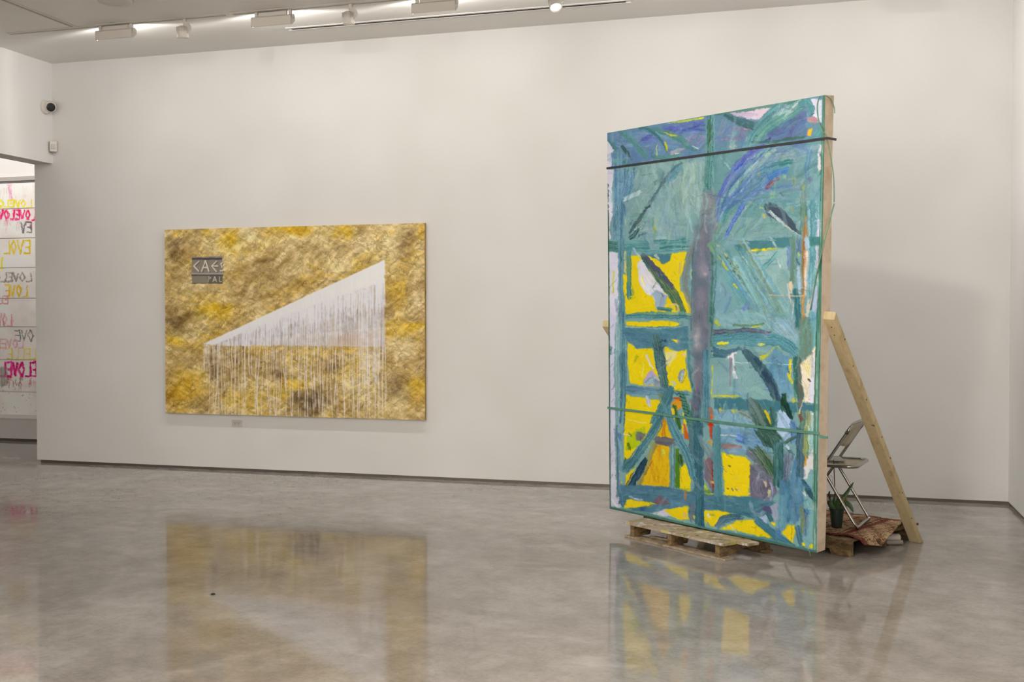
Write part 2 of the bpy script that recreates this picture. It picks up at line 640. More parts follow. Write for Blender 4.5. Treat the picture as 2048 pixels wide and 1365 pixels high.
class Canvas:
    """pigment buffer (sRGB 0..255) with relief; rows run from the top"""

    def __init__(self, w, h, color):
        self.w, self.h = w, h
        self.c = np.tile(np.array(color, np.float32), (h, w, 1))
        self.z = np.zeros((h, w), np.float32)
        self.n1 = fbm(h, w, 9, 3).astype(np.float32) - .5
        self.n2 = fbm(h, w, 30, 3).astype(np.float32) - .5
        self.n3 = RNG.random((h, w)).astype(np.float32) - .5
        self.bris = vnoise(600, 64, 60, 1.0)[:, :].astype(np.float32)

    def blend(self, sl, col, a, relief=0.0):
        a = a[..., None]
        self.c[sl] = self.c[sl] * (1 - a) + col * a
        self.z[sl] += a[..., 0] * relief

    def poly(self, pts, col, rough=3.0, alpha=1.0, var=10, soft=1.0):
        P = np.asarray(pts, float)
        m = rough + 3
        x0, x1 = int(max(P[:, 0].min() - m, 0)), int(min(P[:, 0].max() + m + 1, self.w))
        y0, y1 = int(max(P[:, 1].min() - m, 0)), int(min(P[:, 1].max() + m + 1, self.h))
        if x1 <= x0 or y1 <= y0:
            return
        sl = np.s_[y0:y1, x0:x1]
        Y, X = np.mgrid[y0:y1, x0:x1].astype(np.float32)
        ins = np.zeros(X.shape, bool)
        dist = np.full(X.shape, 1e9, np.float32)
        n = len(P)
        for i in range(n):
            ax_, ay_ = P[i]
            bx, by = P[(i + 1) % n]
            dx, dy = bx - ax_, by - ay_
            t = np.clip(((X - ax_) * dx + (Y - ay_) * dy) / (dx * dx + dy * dy + 1e-9), 0, 1)
            dist = np.minimum(dist, (X - ax_ - t * dx) ** 2 + (Y - ay_ - t * dy) ** 2)
            cr = (ay_ > Y) != (by > Y)
            with np.errstate(divide='ignore', invalid='ignore'):
                xx = (bx - ax_) * (Y - ay_) / (by - ay_ + 1e-12) + ax_
            ins ^= cr & (X < xx)
        sd = np.sqrt(dist) * np.where(ins, 1, -1) + self.n1[sl] * rough * 2
        a = np.clip(sd / soft * .5 + .5, 0, 1) * alpha
        col = np.array(col, np.float32) + (self.n2[sl] * 2 * var + self.n3[sl] * var * .5)[..., None]
        self.blend(sl, col, a, .25)

    def stroke(self, pts, w, col, alpha=1.0, dry=0.25, var=20, col2=None, k=6, edge=1.0):
        P = np.asarray(catmull(pts, k), float) if len(pts) > 1 else np.asarray([pts[0], np.add(pts[0], (.5, .5))], float)
        ws = np.interp(np.linspace(0, 1, len(P)), np.linspace(0, 1, len(w)), w) if hasattr(w, '__len__') else np.full(len(P), float(w))
        m = ws.max() * .75 + 3
        if ws.max() > 3.5:
            for e_, q_ in ((0, 1), (-1, -2)):
                dd = P[e_] - P[q_]
                P[e_] = P[e_] + dd / (np.linalg.norm(dd) + 1e-6) * ws[e_] * .42
        x0, x1 = int(max(P[:, 0].min() - m, 0)), int(min(P[:, 0].max() + m + 1, self.w))
        y0, y1 = int(max(P[:, 1].min() - m, 0)), int(min(P[:, 1].max() + m + 1, self.h))
        if x1 <= x0 or y1 <= y0:
            return
        sl = np.s_[y0:y1, x0:x1]
        Y, X = np.mgrid[y0:y1, x0:x1].astype(np.float32)
        best = np.full(X.shape, 1e9, np.float32)
        off = np.zeros(X.shape, np.float32)
        tt = np.zeros(X.shape, np.float32)
        ww = np.zeros(X.shape, np.float32)
        acc = 0.0
        for i in range(len(P) - 1):
            dx, dy = P[i + 1] - P[i]
            ln = math.hypot(dx, dy) + 1e-9
            t = np.clip(((X - P[i, 0]) * dx + (Y - P[i, 1]) * dy) / ln ** 2, 0, 1)
            ex, ey = X - P[i, 0] - t * dx, Y - P[i, 1] - t * dy
            d2 = np.sqrt(ex * ex + ey * ey) - (ws[i] * (1 - t) + ws[i + 1] * t) * .5
            u = d2 < best
            best = np.where(u, d2, best)
            off = np.where(u, (ex * -dy + ey * dx) / ln, off)
            tt = np.where(u, acc + t * ln, tt)
            ww = np.where(u, ws[i] * (1 - t) + ws[i + 1] * t, ww)
            acc += ln
        r0 = RNG.integers(0, 500)
        bi = (np.abs((off / np.maximum(1.3, ww / 22) + r0 * 1.7)).astype(int)) % 64
        ti = (tt * .45 + r0).astype(int) % 600
        br = self.bris[ti, bi] - .5
        a = np.clip((-best + self.n1[sl] * (1.2 + ww * .12)) / (.9 * edge) + .3, 0, 1)
        a = a * alpha * np.clip(1 - dry * 2.2 * np.clip(br + .12 + self.n1[sl] * .6, 0, 1), 0, 1)
        if ws.max() > 3.5 and acc > ws.max() * 1.2:      # bristles start and stop unevenly
            b0 = self.bris[(r0 * 7) % 600, bi]
            b1 = self.bris[(r0 * 13) % 600, bi]
            a = a * np.clip((tt - b0 * ww * .5) / 1.6 + .2, 0, 1) * np.clip((acc - tt - b1 * ww * .6) / 1.6 + .2, 0, 1)
        c = np.array(col, np.float32)
        if col2 is None and ws.max() > 4:
            col2 = np.clip(c + RNG.normal() * 12 + RNG.normal(size=3) * 7, 0, 245)
        if col2 is not None:
            f = np.clip(br * 1.6 + .5 + self.n2[sl], 0, 1)[..., None]
            c = c * (1 - f) + np.array(col2, np.float32) * f
        c = c + (br * 2 * var + self.n2[sl] * var)[..., None]
        self.blend(sl, c, a, .35 + 0.0)
        self.z[sl] += a * br * .8

    def soft(self, cxy, rx, ry, col, alpha=.6):
        x, y = cxy
        x0, x1 = int(max(x - 2 * rx, 0)), int(min(x + 2 * rx + 1, self.w))
        y0, y1 = int(max(y - 2 * ry, 0)), int(min(y + 2 * ry + 1, self.h))
        if x1 <= x0 or y1 <= y0:
            return
        sl = np.s_[y0:y1, x0:x1]
        Y, X = np.mgrid[y0:y1, x0:x1]
        q = ((X - x) / rx) ** 2 + ((Y - y) / ry) ** 2 + self.n1[sl] * 1.2
        self.blend(sl, np.array(col, np.float32), np.clip(np.exp(-np.maximum(q, 0) * 1.2), 0, 1) * alpha)

    def warp(self, amp, cell):
        dx = (fbm(self.h, self.w, cell, 2) - .5) * 2 * amp
        dy = (fbm(self.h, self.w, cell, 2) - .5) * 2 * amp
        Y, X = np.mgrid[0:self.h, 0:self.w]
        yy = np.clip(np.round(Y + dy), 0, self.h - 1).astype(int)
        xx = np.clip(np.round(X + dx), 0, self.w - 1).astype(int)
        self.c = self.c[yy, xx].copy()

    def rework(self, n, lmin, lmax, wmin, wmax, jit, alpha, wander=.5, lift=0.0):
        """go over the surface with short strokes that pick up the paint below them"""
        g = self.c.mean(2)
        k = 5
        pad = np.pad(g, k, mode='edge')
        cs = np.cumsum(np.cumsum(pad, 0), 1)
        bl = (cs[2 * k:, 2 * k:] - cs[:-2 * k, 2 * k:] - cs[2 * k:, :-2 * k] + cs[:-2 * k, :-2 * k]) / (4 * k * k)
        gy, gx = np.gradient(bl[:self.h, :self.w])
        src = self.c.copy()
        for _ in range(n):
            x, y = RNG.uniform(2, self.w - 3), RNG.uniform(2, self.h - 3)
            ix, iy = int(x), int(y)
            a = math.atan2(gx[iy, ix], -gy[iy, ix]) + RNG.normal() * wander
            l = RNG.uniform(lmin, lmax)
            cx_, cy_ = math.cos(a) * l / 2, math.sin(a) * l / 2
            b = RNG.normal() * l * .12
            col = np.clip(src[iy, ix] + RNG.normal() * jit + RNG.normal(size=3) * jit * .35 + lift, 0, 250)
            self.stroke([(x - cx_, y - cy_), (x - math.sin(a) * b, y + math.cos(a) * b), (x + cx_, y + cy_)], RNG.uniform(wmin, wmax), col, alpha=alpha, dry=.45, k=2, var=9, edge=1.4)

    def to_mesh(self, name, P00, PU, PV, nrm, gain, relief, mat, parent, rows=None, cols=None):
        """P00 top-left corner, PU along columns, PV down the rows"""
        r0, r1 = rows if rows else (0, self.h)
        c0, c1 = cols if cols else (0, self.w)
        h, w = r1 - r0, c1 - c0
        u = (np.arange(c0, c1) - c0) / (w - 1)
        v = (np.arange(r0, r1) - r0) / (h - 1)
        z = self.z[r0:r1, c0:c1]
        z = np.clip(z - z.mean(), -2.0, 2.0) * relief
        P = (P00[None, None] + PU[None, None] * u[None, :, None] + PV[None, None] * v[:, None, None] + nrm[None, None] * z[..., None])
        P = P.reshape(-1, 3) - base_of(parent)
        me = bpy.data.meshes.new(name)
        idx = np.arange(h * w).reshape(h, w)
        q = np.stack([idx[:-1, :-1], idx[1:, :-1], idx[1:, 1:], idx[:-1, 1:]], -1).reshape(-1, 4)
        me.vertices.add(h * w)
        me.vertices.foreach_set('co', P.astype(np.float32).ravel())
        me.loops.add(q.size)
        me.loops.foreach_set('vertex_index', q.astype(np.int32).ravel())
        me.polygons.add(len(q))
        me.polygons.foreach_set('loop_start', np.arange(0, q.size, 4, dtype=np.int32))
        me.polygons.foreach_set('loop_total', np.full(len(q), 4, np.int32))
        me.polygons.foreach_set('use_smooth', np.ones(len(q), bool))
        me.update()
        at = me.color_attributes.new('pigment', 'FLOAT_COLOR', 'POINT')
        lin = np.clip(s2l(np.clip(self.c[r0:r1, c0:c1], 0, 255)) * gain, 0, .92)
        buf = np.ones((h * w, 4), np.float32)
        buf[:, :3] = lin.reshape(-1, 3)
        at.data.foreach_set('color', buf.ravel())
        me.materials.append(mat)
        o = bpy.data.objects.new(name, me)
        COL.objects.link(o)
        o.parent = parent
        return o


def homog(src, dst):
    A = []
    for (X, Y), (x, y) in zip(src, dst):
        A.append([X, Y, 1, 0, 0, 0, -x * X, -x * Y, -x])
        A.append([0, 0, 0, X, Y, 1, -y * X, -y * Y, -y])
    return np.linalg.svd(np.array(A))[2][-1].reshape(3, 3)


def mapper(corners3d, w, h):
    """photo reading -> canvas cell, for the canvas whose TL,TR,BR,BL corners are given"""
    Hm = homog([proj(c) for c in corners3d], [(0, 0), (w - 1, 0), (w - 1, h - 1), (0, h - 1)])

    def f(p):
        v = Hm @ np.array([p[0], p[1], 1.0])
        return (v[0] / v[2], v[1] / v[2])
    return f


# ------------------------------------------------------------------ the big standing painting
BL = np.array([-1.605, 8.206, .135])
BR = np.array([-.057, 7.125, .112])
TR = np.array([-.021, 6.821, 2.949])
TL = TR + BL - BR
E1 = (BR - BL) / np.linalg.norm(BR - BL)
NRM = np.cross(BR - BL, TL - BL)
NRM /= np.linalg.norm(NRM)
if NRM[1] > 0:
    NRM = -NRM
GW, GH = 420, 760
big = Canvas(GW, GH, (118, 158, 158))
to_big = mapper([TL, TR, BR, BL], GW, GH)
TILE = {1: (1210, 220, 6.826), 2: (1430, 185, 5.6875), 3: (1210, 410, 5.935), 4: (1430, 410, 5.6875),
        5: (1210, 630, 5.935), 6: (1430, 630, 5.6875), 7: (1210, 850, 5.935), 8: (1430, 860, 5.458)}
YEL, LIL, DKT, TEA, AQU = (216, 194, 10), (203, 199, 212), (56, 106, 110), (74, 128, 138), (128, 166, 165)


def tp(n, p):
    ox, oy, k = TILE[n]
    return to_big((ox + p[0] / k, oy + p[1] / k))


def bs(n, pts, w, col, **kw):
    q = [tp(n, p) for p in pts]
    k = TILE[n][2] * 1.02
    big.stroke(q, [x / k for x in w] if hasattr(w, '__len__') else w / k, col, **kw)


def bp(n, pts, col, **kw):
    kw.setdefault('rough', 1.6)
    big.poly([tp(n, p) for p in pts], col, **kw)


def scumble(n, box, count, length, w, cols, ang=90, spread=20, alpha=.55, dry=.5):
    x0, y0, x1, y1 = box
    for _ in range(count):
        x, y = RNG.uniform(x0, x1), RNG.uniform(y0, y1)
        a = math.radians(ang + RNG.normal() * spread)
        l = length * RNG.uniform(.5, 1.3)
        dx, dy = math.cos(a) * l / 2, math.sin(a) * l / 2
        b = RNG.normal() * l * .06
        bs(n, [(x - dx, y - dy), (x + b, y + b), (x + dx, y + dy)], w * RNG.uniform(.5, 1.4),
           cols[RNG.integers(len(cols))], alpha=alpha, dry=dry, k=3)


# --- ground tones
scumble(1, (0, 100, 1570, 1400), 40, 300, 120, [(112, 152, 160), (128, 162, 160), (104, 146, 158)], 80, 30, .6, .3)
# top left
bp(1, [(20, 300), (1600, 20), (1600, 590), (20, 800)], (92, 130, 166))
scumble(1, (60, 300, 1330, 640), 60, 190, 50, [(84, 122, 164), (100, 140, 168), (110, 146, 172), (88, 140, 158)], -15, 25, .6)
scumble(1, (850, 190, 1330, 290), 16, 240, 45, [(70, 84, 164), (78, 98, 172), (96, 116, 178)], -10, 12, .8)
scumble(1, (430, 370, 680, 520), 10, 170, 38, [(78, 96, 168), (92, 116, 176)], 8, 20, .75)
scumble(1, (1000, 320, 1350, 480), 12, 170, 40, [(104, 132, 176), (122, 148, 176), (136, 120, 158)], -12, 18, .6)
bs(1, [(30, 312), (700, 190), (1380, 78), (1590, 40)], 20, (92, 146, 130))
bs(1, [(860, 185), (1100, 150), (1350, 112)], [10, 26, 22], (186, 200, 84), dry=.4)
bs(1, [(1285, 118), (1355, 108)], 28, (226, 212, 30))
bs(1, [(190, 295), (350, 400), (470, 520), (570, 640)], [50, 84, 84, 60], (80, 146, 126), col2=(70, 128, 130))
bs(1, [(60, 410), (150, 560), (240, 680), (330, 750)], [60, 84, 84, 60], (74, 132, 132), col2=(64, 112, 122))
bs(1, [(225, 495), (300, 580), (372, 685)], [50, 64, 24], (62, 96, 96))
bs(1, [(470, 250), (560, 255), (660, 310), (770, 420), (860, 585)], [60, 80, 56, 40, 14], (58, 122, 128), col2=(46, 104, 112))
bs(1, [(640, 250), (790, 300), (1000, 380), (1130, 490), (1260, 545)], [30, 70, 100, 90, 34], (80, 142, 130), col2=(66, 124, 124))
bs(1, [(770, 290), (900, 338), (1015, 362)], [10, 22, 8], YEL)
bs(1, [(812, 425), (838, 490), (862, 575)], [14, 36, 8], (222, 204, 30))
bs(1, [(712, 455), (700, 540), (722, 670)], [8, 24, 12], (198, 205, 66))
bs(1, [(900, 590), (1000, 550), (1090, 540)], [60, 50, 20], (158, 156, 166))
bs(1, [(690, 650), (850, 640), (1010, 620)], 46, (90, 150, 140), dry=.4)
bs(1, [(1190, 490), (1275, 530)], [6, 14], (206, 214, 214))
bs(1, [(960, 600), (1010, 590)], 16, (206, 214, 220))
# centre post
bs(1, [(1445, 80), (1445, 420), (1440, 640), (1410, 900), (1400, 1200)], [150, 140, 150, 140, 110], (72, 130, 126), col2=(92, 150, 146))
bs(1, [(1425, 150), (1428, 300), (1420, 470), (1400, 620)], [50, 66, 46, 20], (58, 98, 74))
bs(1, [(1500, 110), (1502, 400), (1496, 580)], 34, (84, 146, 140), dry=.4)
bs(1, [(1470, 110), (1474, 560)], 12, (50, 96, 84))
bs(1, [(1440, 420), (1410, 560)], 18, (140, 168, 168), dry=.5)
bs(1, [(1490, 640), (1500, 820), (1500, 1000)], 22, (60, 104, 110))
bs(1, [(1545, 180), (1550, 300)], 14, (150, 186, 100), dry=.5)
# left edge
bp(1, [(25, 400), (122, 560), (80, 590), (90, 790), (25, 800)], LIL, rough=1.0)
bp(1, [(25, 810), (115, 815), (98, 1100), (100, 1380), (25, 1400)], LIL, rough=1.2)
bs(1, [(175, 600), (180, 1000), (170, 1380)], 150, (84, 128, 164), col2=(100, 146, 168))
bs(1, [(330, 860), (320, 1000), (280, 1220)], [200, 190, 120], (88, 134, 172), col2=(110, 152, 168), dry=.35)
bs(1, [(95, 610), (140, 640)], 60, (92, 134, 168))
bs(1, [(110, 700), (200, 700)], 50, (110, 160, 150), dry=.5)
bs(1, [(400, 800), (400, 900)], [24, 6], (62, 98, 118))
# upper left field
bp(1, [(470, 770), (1350, 650), (1330, 1420), (240, 1420), (340, 1140)], (124, 160, 160), rough=8, alpha=.85)
scumble(1, (480, 780, 1330, 1365), 70, 260, 60, [(134, 168, 168), (118, 154, 158), (146, 178, 172), (112, 152, 152)], 75, 24, .55)
scumble(1, (1000, 780, 1330, 1365), 30, 330, 46, [(150, 182, 170), (146, 176, 148), (160, 188, 182)], 96, 10, .5)
bs(1, [(260, 1230), (370, 1170), (490, 1110)], [56, 80, 50], (172, 196, 206), dry=.6)
bs(1, [(1000, 760), (930, 880), (850, 980)], [120, 110, 60], (92, 140, 160), dry=.4)
bs(1, [(1065, 720), (930, 810), (820, 970), (720, 1110), (620, 1260), (550, 1345)], [30, 26, 44, 40, 56, 40], (62, 98, 104), dry=.5)
scumble(1, (690, 860, 900, 1010), 14, 110, 8, [(60, 92, 100), (74, 110, 110)], -50, 16, .8)
bs(1, [(500, 890), (640, 878)], 8, (78, 120, 118), dry=.5)
bs(1, [(700, 1220), (850, 1210)], 7, (92, 130, 136), dry=.5)
for yy in (1000, 1080, 1140, 1200, 1290):
    bs(1, [(28, yy), (46, yy + 30), (34, yy + 75)], [20, 30, 10], (66, 100, 92))
# --- top right
bp(2, [(-10, 245), (1250, 30), (1245, 520), (-10, 690)], (92, 138, 158))
scumble(2, (40, 330, 420, 560), 22, 200, 60, [(90, 112, 164), (104, 128, 172), (96, 148, 158), (130, 128, 158)], -25, 25, .65)
bp(2, [(600, 340), (950, 170), (1050, 240), (1040, 490), (600, 580)], (88, 108, 152), rough=5)
scumble(2, (620, 230, 1030, 520), 46, 170, 34, [(78, 94, 150), (96, 98, 140), (82, 138, 152), (76, 120, 166), (104, 112, 158)], -22, 18, .6)
bp(2, [(120, 245), (640, 165), (520, 310), (430, 310), (300, 270)], (206, 188, 198), rough=1.5)
bs(2, [(170, 245), (300, 250), (500, 255)], [20, 46, 20], (184, 168, 196), dry=.4)
bs(2, [(110, 250), (280, 330), (440, 385)], [40, 86, 90], (66, 116, 122), col2=(58, 100, 116))
bs(2, [(330, 415), (400, 415)], 18, (190, 150, 140), dry=.5)
bs(2, [(0, 245), (640, 155), (1000, 80)], 30, (78, 132, 110))
bs(2, [(720, 190), (560, 330), (430, 480), (380, 610)], [110, 110, 90, 50], (68, 124, 130), col2=(84, 148, 150))
bs(2, [(960, 150), (760, 290), (560, 430), (450, 580)], [120, 110, 80, 50], (86, 150, 150), col2=(110, 160, 130))
scumble(2, (700, 120, 960, 250), 22, 130, 16, [(170, 190, 190), (200, 206, 206), (86, 150, 140)], -48, 10, .7)
bp(2, [(1035, 95), (1190, 70), (1215, 310), (1110, 270), (1105, 150)], LIL, rough=1.5)
bs(2, [(960, 130), (1040, 110), (1090, 170), (1105, 240)], [50, 70, 60, 40], (84, 150, 152), col2=(70, 130, 140))
bs(2, [(960, 170), (1030, 175), (1045, 240)], 8, (52, 96, 104))
bs(2, [(1075, 270), (1120, 240)], [8, 16], (48, 90, 94))
bs(2, [(1050, 305), (1110, 310), (1180, 315)], [40, 66, 40], (188, 138, 142), dry=.4)
scumble(2, (1050, 330, 1180, 370), 12, 60, 10, [(140, 110, 130), (120, 140, 130)], 0, 40, .5)
bp(2, [(1056, 418), (1112, 416), (1088, 500), (1048, 490)], (214, 174, 16), rough=.8)
bs(2, [(1150, 480), (1220, 400)], [60, 30], (88, 156, 156))
bs(2, [(1205, 90), (1205, 330)], 50, (190, 197, 208))
bs(2, [(620, 520), (560, 560)], 20, (60, 74, 140))
bs(2, [(160, 620), (240, 610)], 26, (150, 134, 96), dry=.4)
bs(2, [(420, 570), (640, 560), (850, 530), (1030, 510)], 34, (74, 120, 110), dry=.5)
# below the black band, right
bp(2, [(-10, 700), (1240, 545), (1240, 1420), (-10, 1420)], (98, 146, 148), alpha=.9)
scumble(2, (420, 650, 1150, 1300), 60, 260, 70, [(120, 156, 156), (96, 146, 150), (88, 138, 142), (108, 152, 158), (124, 150, 150)], -40, 30, .5)
scumble(2, (600, 600, 1100, 700), 14, 220, 50, [(90, 118, 166), (110, 130, 170), (120, 156, 160)], -12, 14, .6)
bs(2, [(340, 900), (480, 820), (700, 760), (900, 720)], [60, 130, 120, 80], (126, 158, 156), dry=.35)
bs(2, [(560, 600), (400, 720), (240, 880), (110, 1060), (20, 1290)], [50, 90, 90, 70, 60], (98, 118, 178), col2=(88, 104, 184), dry=.3)
bs(2, [(430, 650), (330, 750), (230, 850)], [40, 60, 60], (92, 98, 182), dry=.3)
bs(2, [(440, 760), (390, 830)], [60, 30], (54, 96, 184))
bs(2, [(300, 800), (200, 900)], 34, (58, 96, 190), dry=.4)
bs(2, [(700, 640), (480, 790), (290, 980), (140, 1200), (60, 1380)], [30, 50, 50, 44, 40], (134, 168, 168), dry=.4)
bs(2, [(640, 660), (450, 810), (260, 990), (110, 1220)], 16, (128, 176, 130), dry=.5)
bs(2, [(870, 800), (600, 850), (400, 960), (230, 1150), (90, 1380)], [70, 100, 100, 90, 70], (72, 138, 142), col2=(86, 150, 146))
bs(2, [(820, 880), (690, 930), (600, 1000)], [60, 100, 60], (66, 118, 186), dry=.3)
bs(2, [(620, 990), (470, 1120), (330, 1270), (240, 1380)], [60, 64, 60, 50], (70, 116, 188), col2=(88, 134, 180), dry=.3)
bs(2, [(560, 1130), (400, 1260), (290, 1390)], 44, (136, 170, 170), dry=.45)
bs(2, [(60, 740), (110, 800), (180, 870)], 8, (180, 196, 200), dry=.3)
bs(2, [(470, 690), (430, 740), (370, 770)], 7, (196, 206, 220))
bs(2, [(770, 908), (705, 975), (650, 1020), (590, 1088)], [5, 12, 14, 8], (156, 46, 34), dry=.1, var=20)
bs(2, [(725, 965), (735, 990), (690, 1010), (640, 1070), (585, 1100), (582, 1070), (640, 1020)], 8, (150, 40, 30), dry=.1)
bs(2, [(690, 985), (640, 1045)], 6, (196, 150, 130))
for (x, y, rx, ry, c) in [(500, 925, 16, 26, (196, 184, 70)), (1005, 1075, 18, 38, (190, 184, 40)), (660, 1170, 34, 36, (140, 176, 110)), (900, 1000, 26, 50, (130, 156, 104)), (800, 960, 22, 16, (150, 184, 150)), (880, 1340, 12, 30, (156, 160, 90))]:
    bs(2, [(x, y - ry), (x, y + ry)], rx * 1.6, c, dry=.4)
bs(2, [(1060, 960), (1110, 1020)], [40, 50], (132, 120, 140), dry=.5)
bs(2, [(1140, 960), (1140, 1180), (1130, 1400)], [90, 110, 110], (126, 168, 170), dry=.4)
bs(2, [(1080, 650), (1050, 850), (1040, 1000)], [60, 60, 30], (92, 132, 166), dry=.5)
bs(2, [(1000, 1120), (1010, 1400)], 60, (112, 146, 130), dry=.5)
bp(2, [(1185, 600), (1235, 570), (1225, 860), (1180, 890), (1160, 830)], (206, 198, 198))
bs(2, [(1212, 700), (1222, 800), (1215, 880), (1190, 940)], [30, 14, 14, 18], (64, 108, 94))
# --- left middle (tile 3)
bp(3, [(20, 60), (60, 20), (85, 120), (60, 300), (85, 380), (40, 430), (20, 440)], LIL, rough=1.2)
bs(3, [(165, -20), (160, 220), (150, 440)], 150, (92, 138, 160), col2=(112, 154, 166))
bs(3, [(230, 0), (245, 150)], [30, 6], (78, 118, 156))
scumble(3, (330, 0, 1000, 330), 60, 200, 44, [(134, 166, 170), (120, 156, 166), (146, 178, 174), (128, 160, 176), (140, 172, 150)], 76, 16, .5)
scumble(3, (350, 300, 980, 420), 16, 260, 40, [(120, 158, 162), (134, 168, 170)], 2, 6, .6)
bs(3, [(595, 130), (605, 220)], 20, (150, 176, 110), dry=.5)
bs(3, [(585, 260), (592, 345)], [34, 14], (192, 184, 40))
bs(3, [(245, 180), (248, 230)], [18, 4], (196, 205, 150))
bs(3, [(540, 0), (470, 70), (390, 190), (290, 340)], [30, 40, 44, 40], (58, 88, 92), dry=.45)
bs(3, [(400, 290), (340, 370), (290, 400)], [40, 70, 40], (52, 86, 86), dry=.35)
scumble(3, (300, 150, 460, 380), 18, 110, 8, [(44, 72, 78), (100, 130, 140)], -50, 14, .8)
bs(3, [(30, 500), (300, 490), (650, 490), (980, 470)], [130, 120, 150, 130], (78, 138, 140), col2=(92, 150, 150))
bs(3, [(30, 495), (140, 505)], 128, (60, 116, 116))
bs(3, [(540, 410), (570, 490), (650, 480)], [60, 90, 60], (132, 170, 178), dry=.35)
bs(3, [(850, 400), (960, 385)], 18, (82, 140, 150), dry=.5)
bp(3, [(35, 562), (152, 572), (158, 1400), (40, 1400)], (200, 198, 212))
bs(3, [(100, 780), (98, 1060)], 30, (208, 204, 110), dry=.4)
bs(3, [(50, 1000), (140, 880)], 8, (96, 130, 120), dry=.4)
bs(3, [(195, 420), (195, 900), (200, 1400)], [96, 84, 84], (74, 124, 140), col2=(96, 140, 152))
# yellow window
bp(3, [(212, 820), (250, 830), (262, 600), (480, 600), (975, 556), (965, 700), (885, 860), (890, 1010), (1030, 1130), (1010, 1315), (430, 1318), (243, 1298)], YEL, rough=1.2, var=5)
bs(3, [(240, 560), (235, 800)], 22, (214, 196, 110))
bs(3, [(285, 500), (285, 800), (285, 1060), (290, 1120)], [56, 64, 70, 16], (74, 130, 142))
bs(3, [(320, 1000), (345, 1050)], [20, 6], (70, 120, 130))
bp(3, [(378, 690), (440, 640), (560, 800), (735, 1080), (700, 1200), (610, 1240), (575, 1110), (470, 1035), (405, 930)], (204, 203, 212), rough=2)
bp(3, [(540, 1060), (620, 1010), (740, 1090), (705, 1205), (600, 1250), (590, 1120)], (150, 170, 188), rough=2)
bs(3, [(480, 820), (560, 940)], 30, (214, 210, 200), dry=.4)
bs(3, [(430, 850), (470, 960)], 40, (216, 208, 130), dry=.4)
bs(3, [(900, 680), (880, 820)], [40, 30], (206, 192, 120), dry=.4)
bp(3, [(480, 590), (790, 575), (775, 660), (700, 715), (620, 650)], (72, 124, 138))
bs(3, [(600, 600), (650, 650)], [40, 20], (190, 196, 190), dry=.4)
bs(3, [(430, 590), (560, 740), (700, 920), (830, 1090), (925, 1300)], [70, 120, 134, 130, 90], (68, 116, 104), col2=(58, 88, 94))
bs(3, [(460, 600), (590, 740), (720, 880), (820, 1010)], [60, 76, 64, 30], (86, 88, 122), dry=.3)
scumble(3, (560, 760, 840, 1080), 26, 70, 9, [(120, 160, 130), (54, 72, 84), (96, 140, 110), (150, 170, 150)], 50, 30, .7)
bs(3, [(330, 520), (420, 640)], [30, 20], (150, 175, 186), dry=.4)
bs(3, [(520, 760), (620, 920)], 10, (196, 176, 60))
bs(3, [(740, 1190), (860, 1200), (860, 1290)], [20, 36, 40], (206, 186, 110))
bs(3, [(930, 1050), (1000, 1200), (990, 1300)], [20, 40, 40], (206, 188, 90), dry=.3)
bs(3, [(230, 1335), (500, 1310), (1010, 1320)], [60, 80, 80], (74, 130, 140), col2=(92, 150, 150))
bs(3, [(620, 1230), (800, 1250)], 40, (78, 134, 140))
# --- figure
def fp(*q):
    return [to_big(p) for p in q]


def fs(p, rx, ry, col, al):
    x, y = to_big(p)
    big.soft((x, y), rx, ry, col, al)


big.stroke(fp((1396, 470), (1378, 515), (1370, 560), (1374, 590), (1383, 612)), [10, 14, 14, 11, 6], (134, 142, 136), col2=(108, 122, 122), dry=.25, edge=4)
big.poly(fp((1410, 418), (1400, 440), (1392, 470), (1387, 520), (1385, 570), (1383, 640), (1385, 700), (1389, 760), (1392, 800), (1408, 800), (1412, 745), (1417, 700), (1422, 650), (1426, 600), (1429, 555), (1428, 515), (1424, 480), (1428, 440), (1428, 418)), (108, 112, 126), rough=3.5, soft=7, var=10, alpha=.95)
big.poly(fp((1404, 392), (1410, 382), (1424, 380), (1432, 392), (1434, 420), (1426, 440), (1408, 436), (1404, 415)), (120, 130, 136), rough=3, soft=6, var=12)
for p_, rx, ry, c_, al in (((1404, 470), 14, 14, (126, 128, 132), .5), ((1405, 505), 13, 20, (126, 122, 136), .6), ((1407, 540), 12, 16, (152, 142, 156), .7), ((1404, 565), 15, 7, (88, 96, 116), .6), ((1402, 600), 11, 24, (138, 132, 144), .6),
                           ((1398, 640), 11, 14, (98, 104, 116), .5), ((1396, 672), 11, 24, (158, 154, 160), .75), ((1392, 682), 6, 16, (182, 178, 180), .6), ((1396, 715), 12, 8, (80, 98, 108), .6), ((1395, 760), 8, 30, (128, 112, 124), .6), ((1411, 548), 4, 4, (198, 180, 182), .6),
                           ((1388, 560), 4, 60, (74, 100, 112), .5), ((1424, 600), 5, 70, (74, 112, 112), .5), ((1398, 455), 9, 10, (96, 104, 112), .6), ((1420, 402), 8, 12, (142, 148, 146), .5), ((1412, 428), 8, 8, (92, 102, 110), .5)):
    fs(p_, rx, ry, c_, al)
for _ in range(46):
    x, y = RNG.uniform(1404, 1432), RNG.uniform(384, 440)
    x2, y2 = to_big((x, y))
    a = RNG.uniform(0, 3.1)
    big.stroke([(x2, y2), (x2 + 6 * math.cos(a), y2 + 7 * math.sin(a))], RNG.uniform(.8, 1.6), [(152, 158, 152), (92, 98, 112), (150, 162, 122)][RNG.integers(3)], alpha=.6, k=2)
bs(3, [(1260, 560), (1275, 800), (1260, 1100), (1250, 1400)], [40, 50, 60, 60], (74, 122, 112), dry=.45, edge=3)
bs(3, [(1020, 760), (1020, 880)], 12, (200, 196, 110), dry=.4)
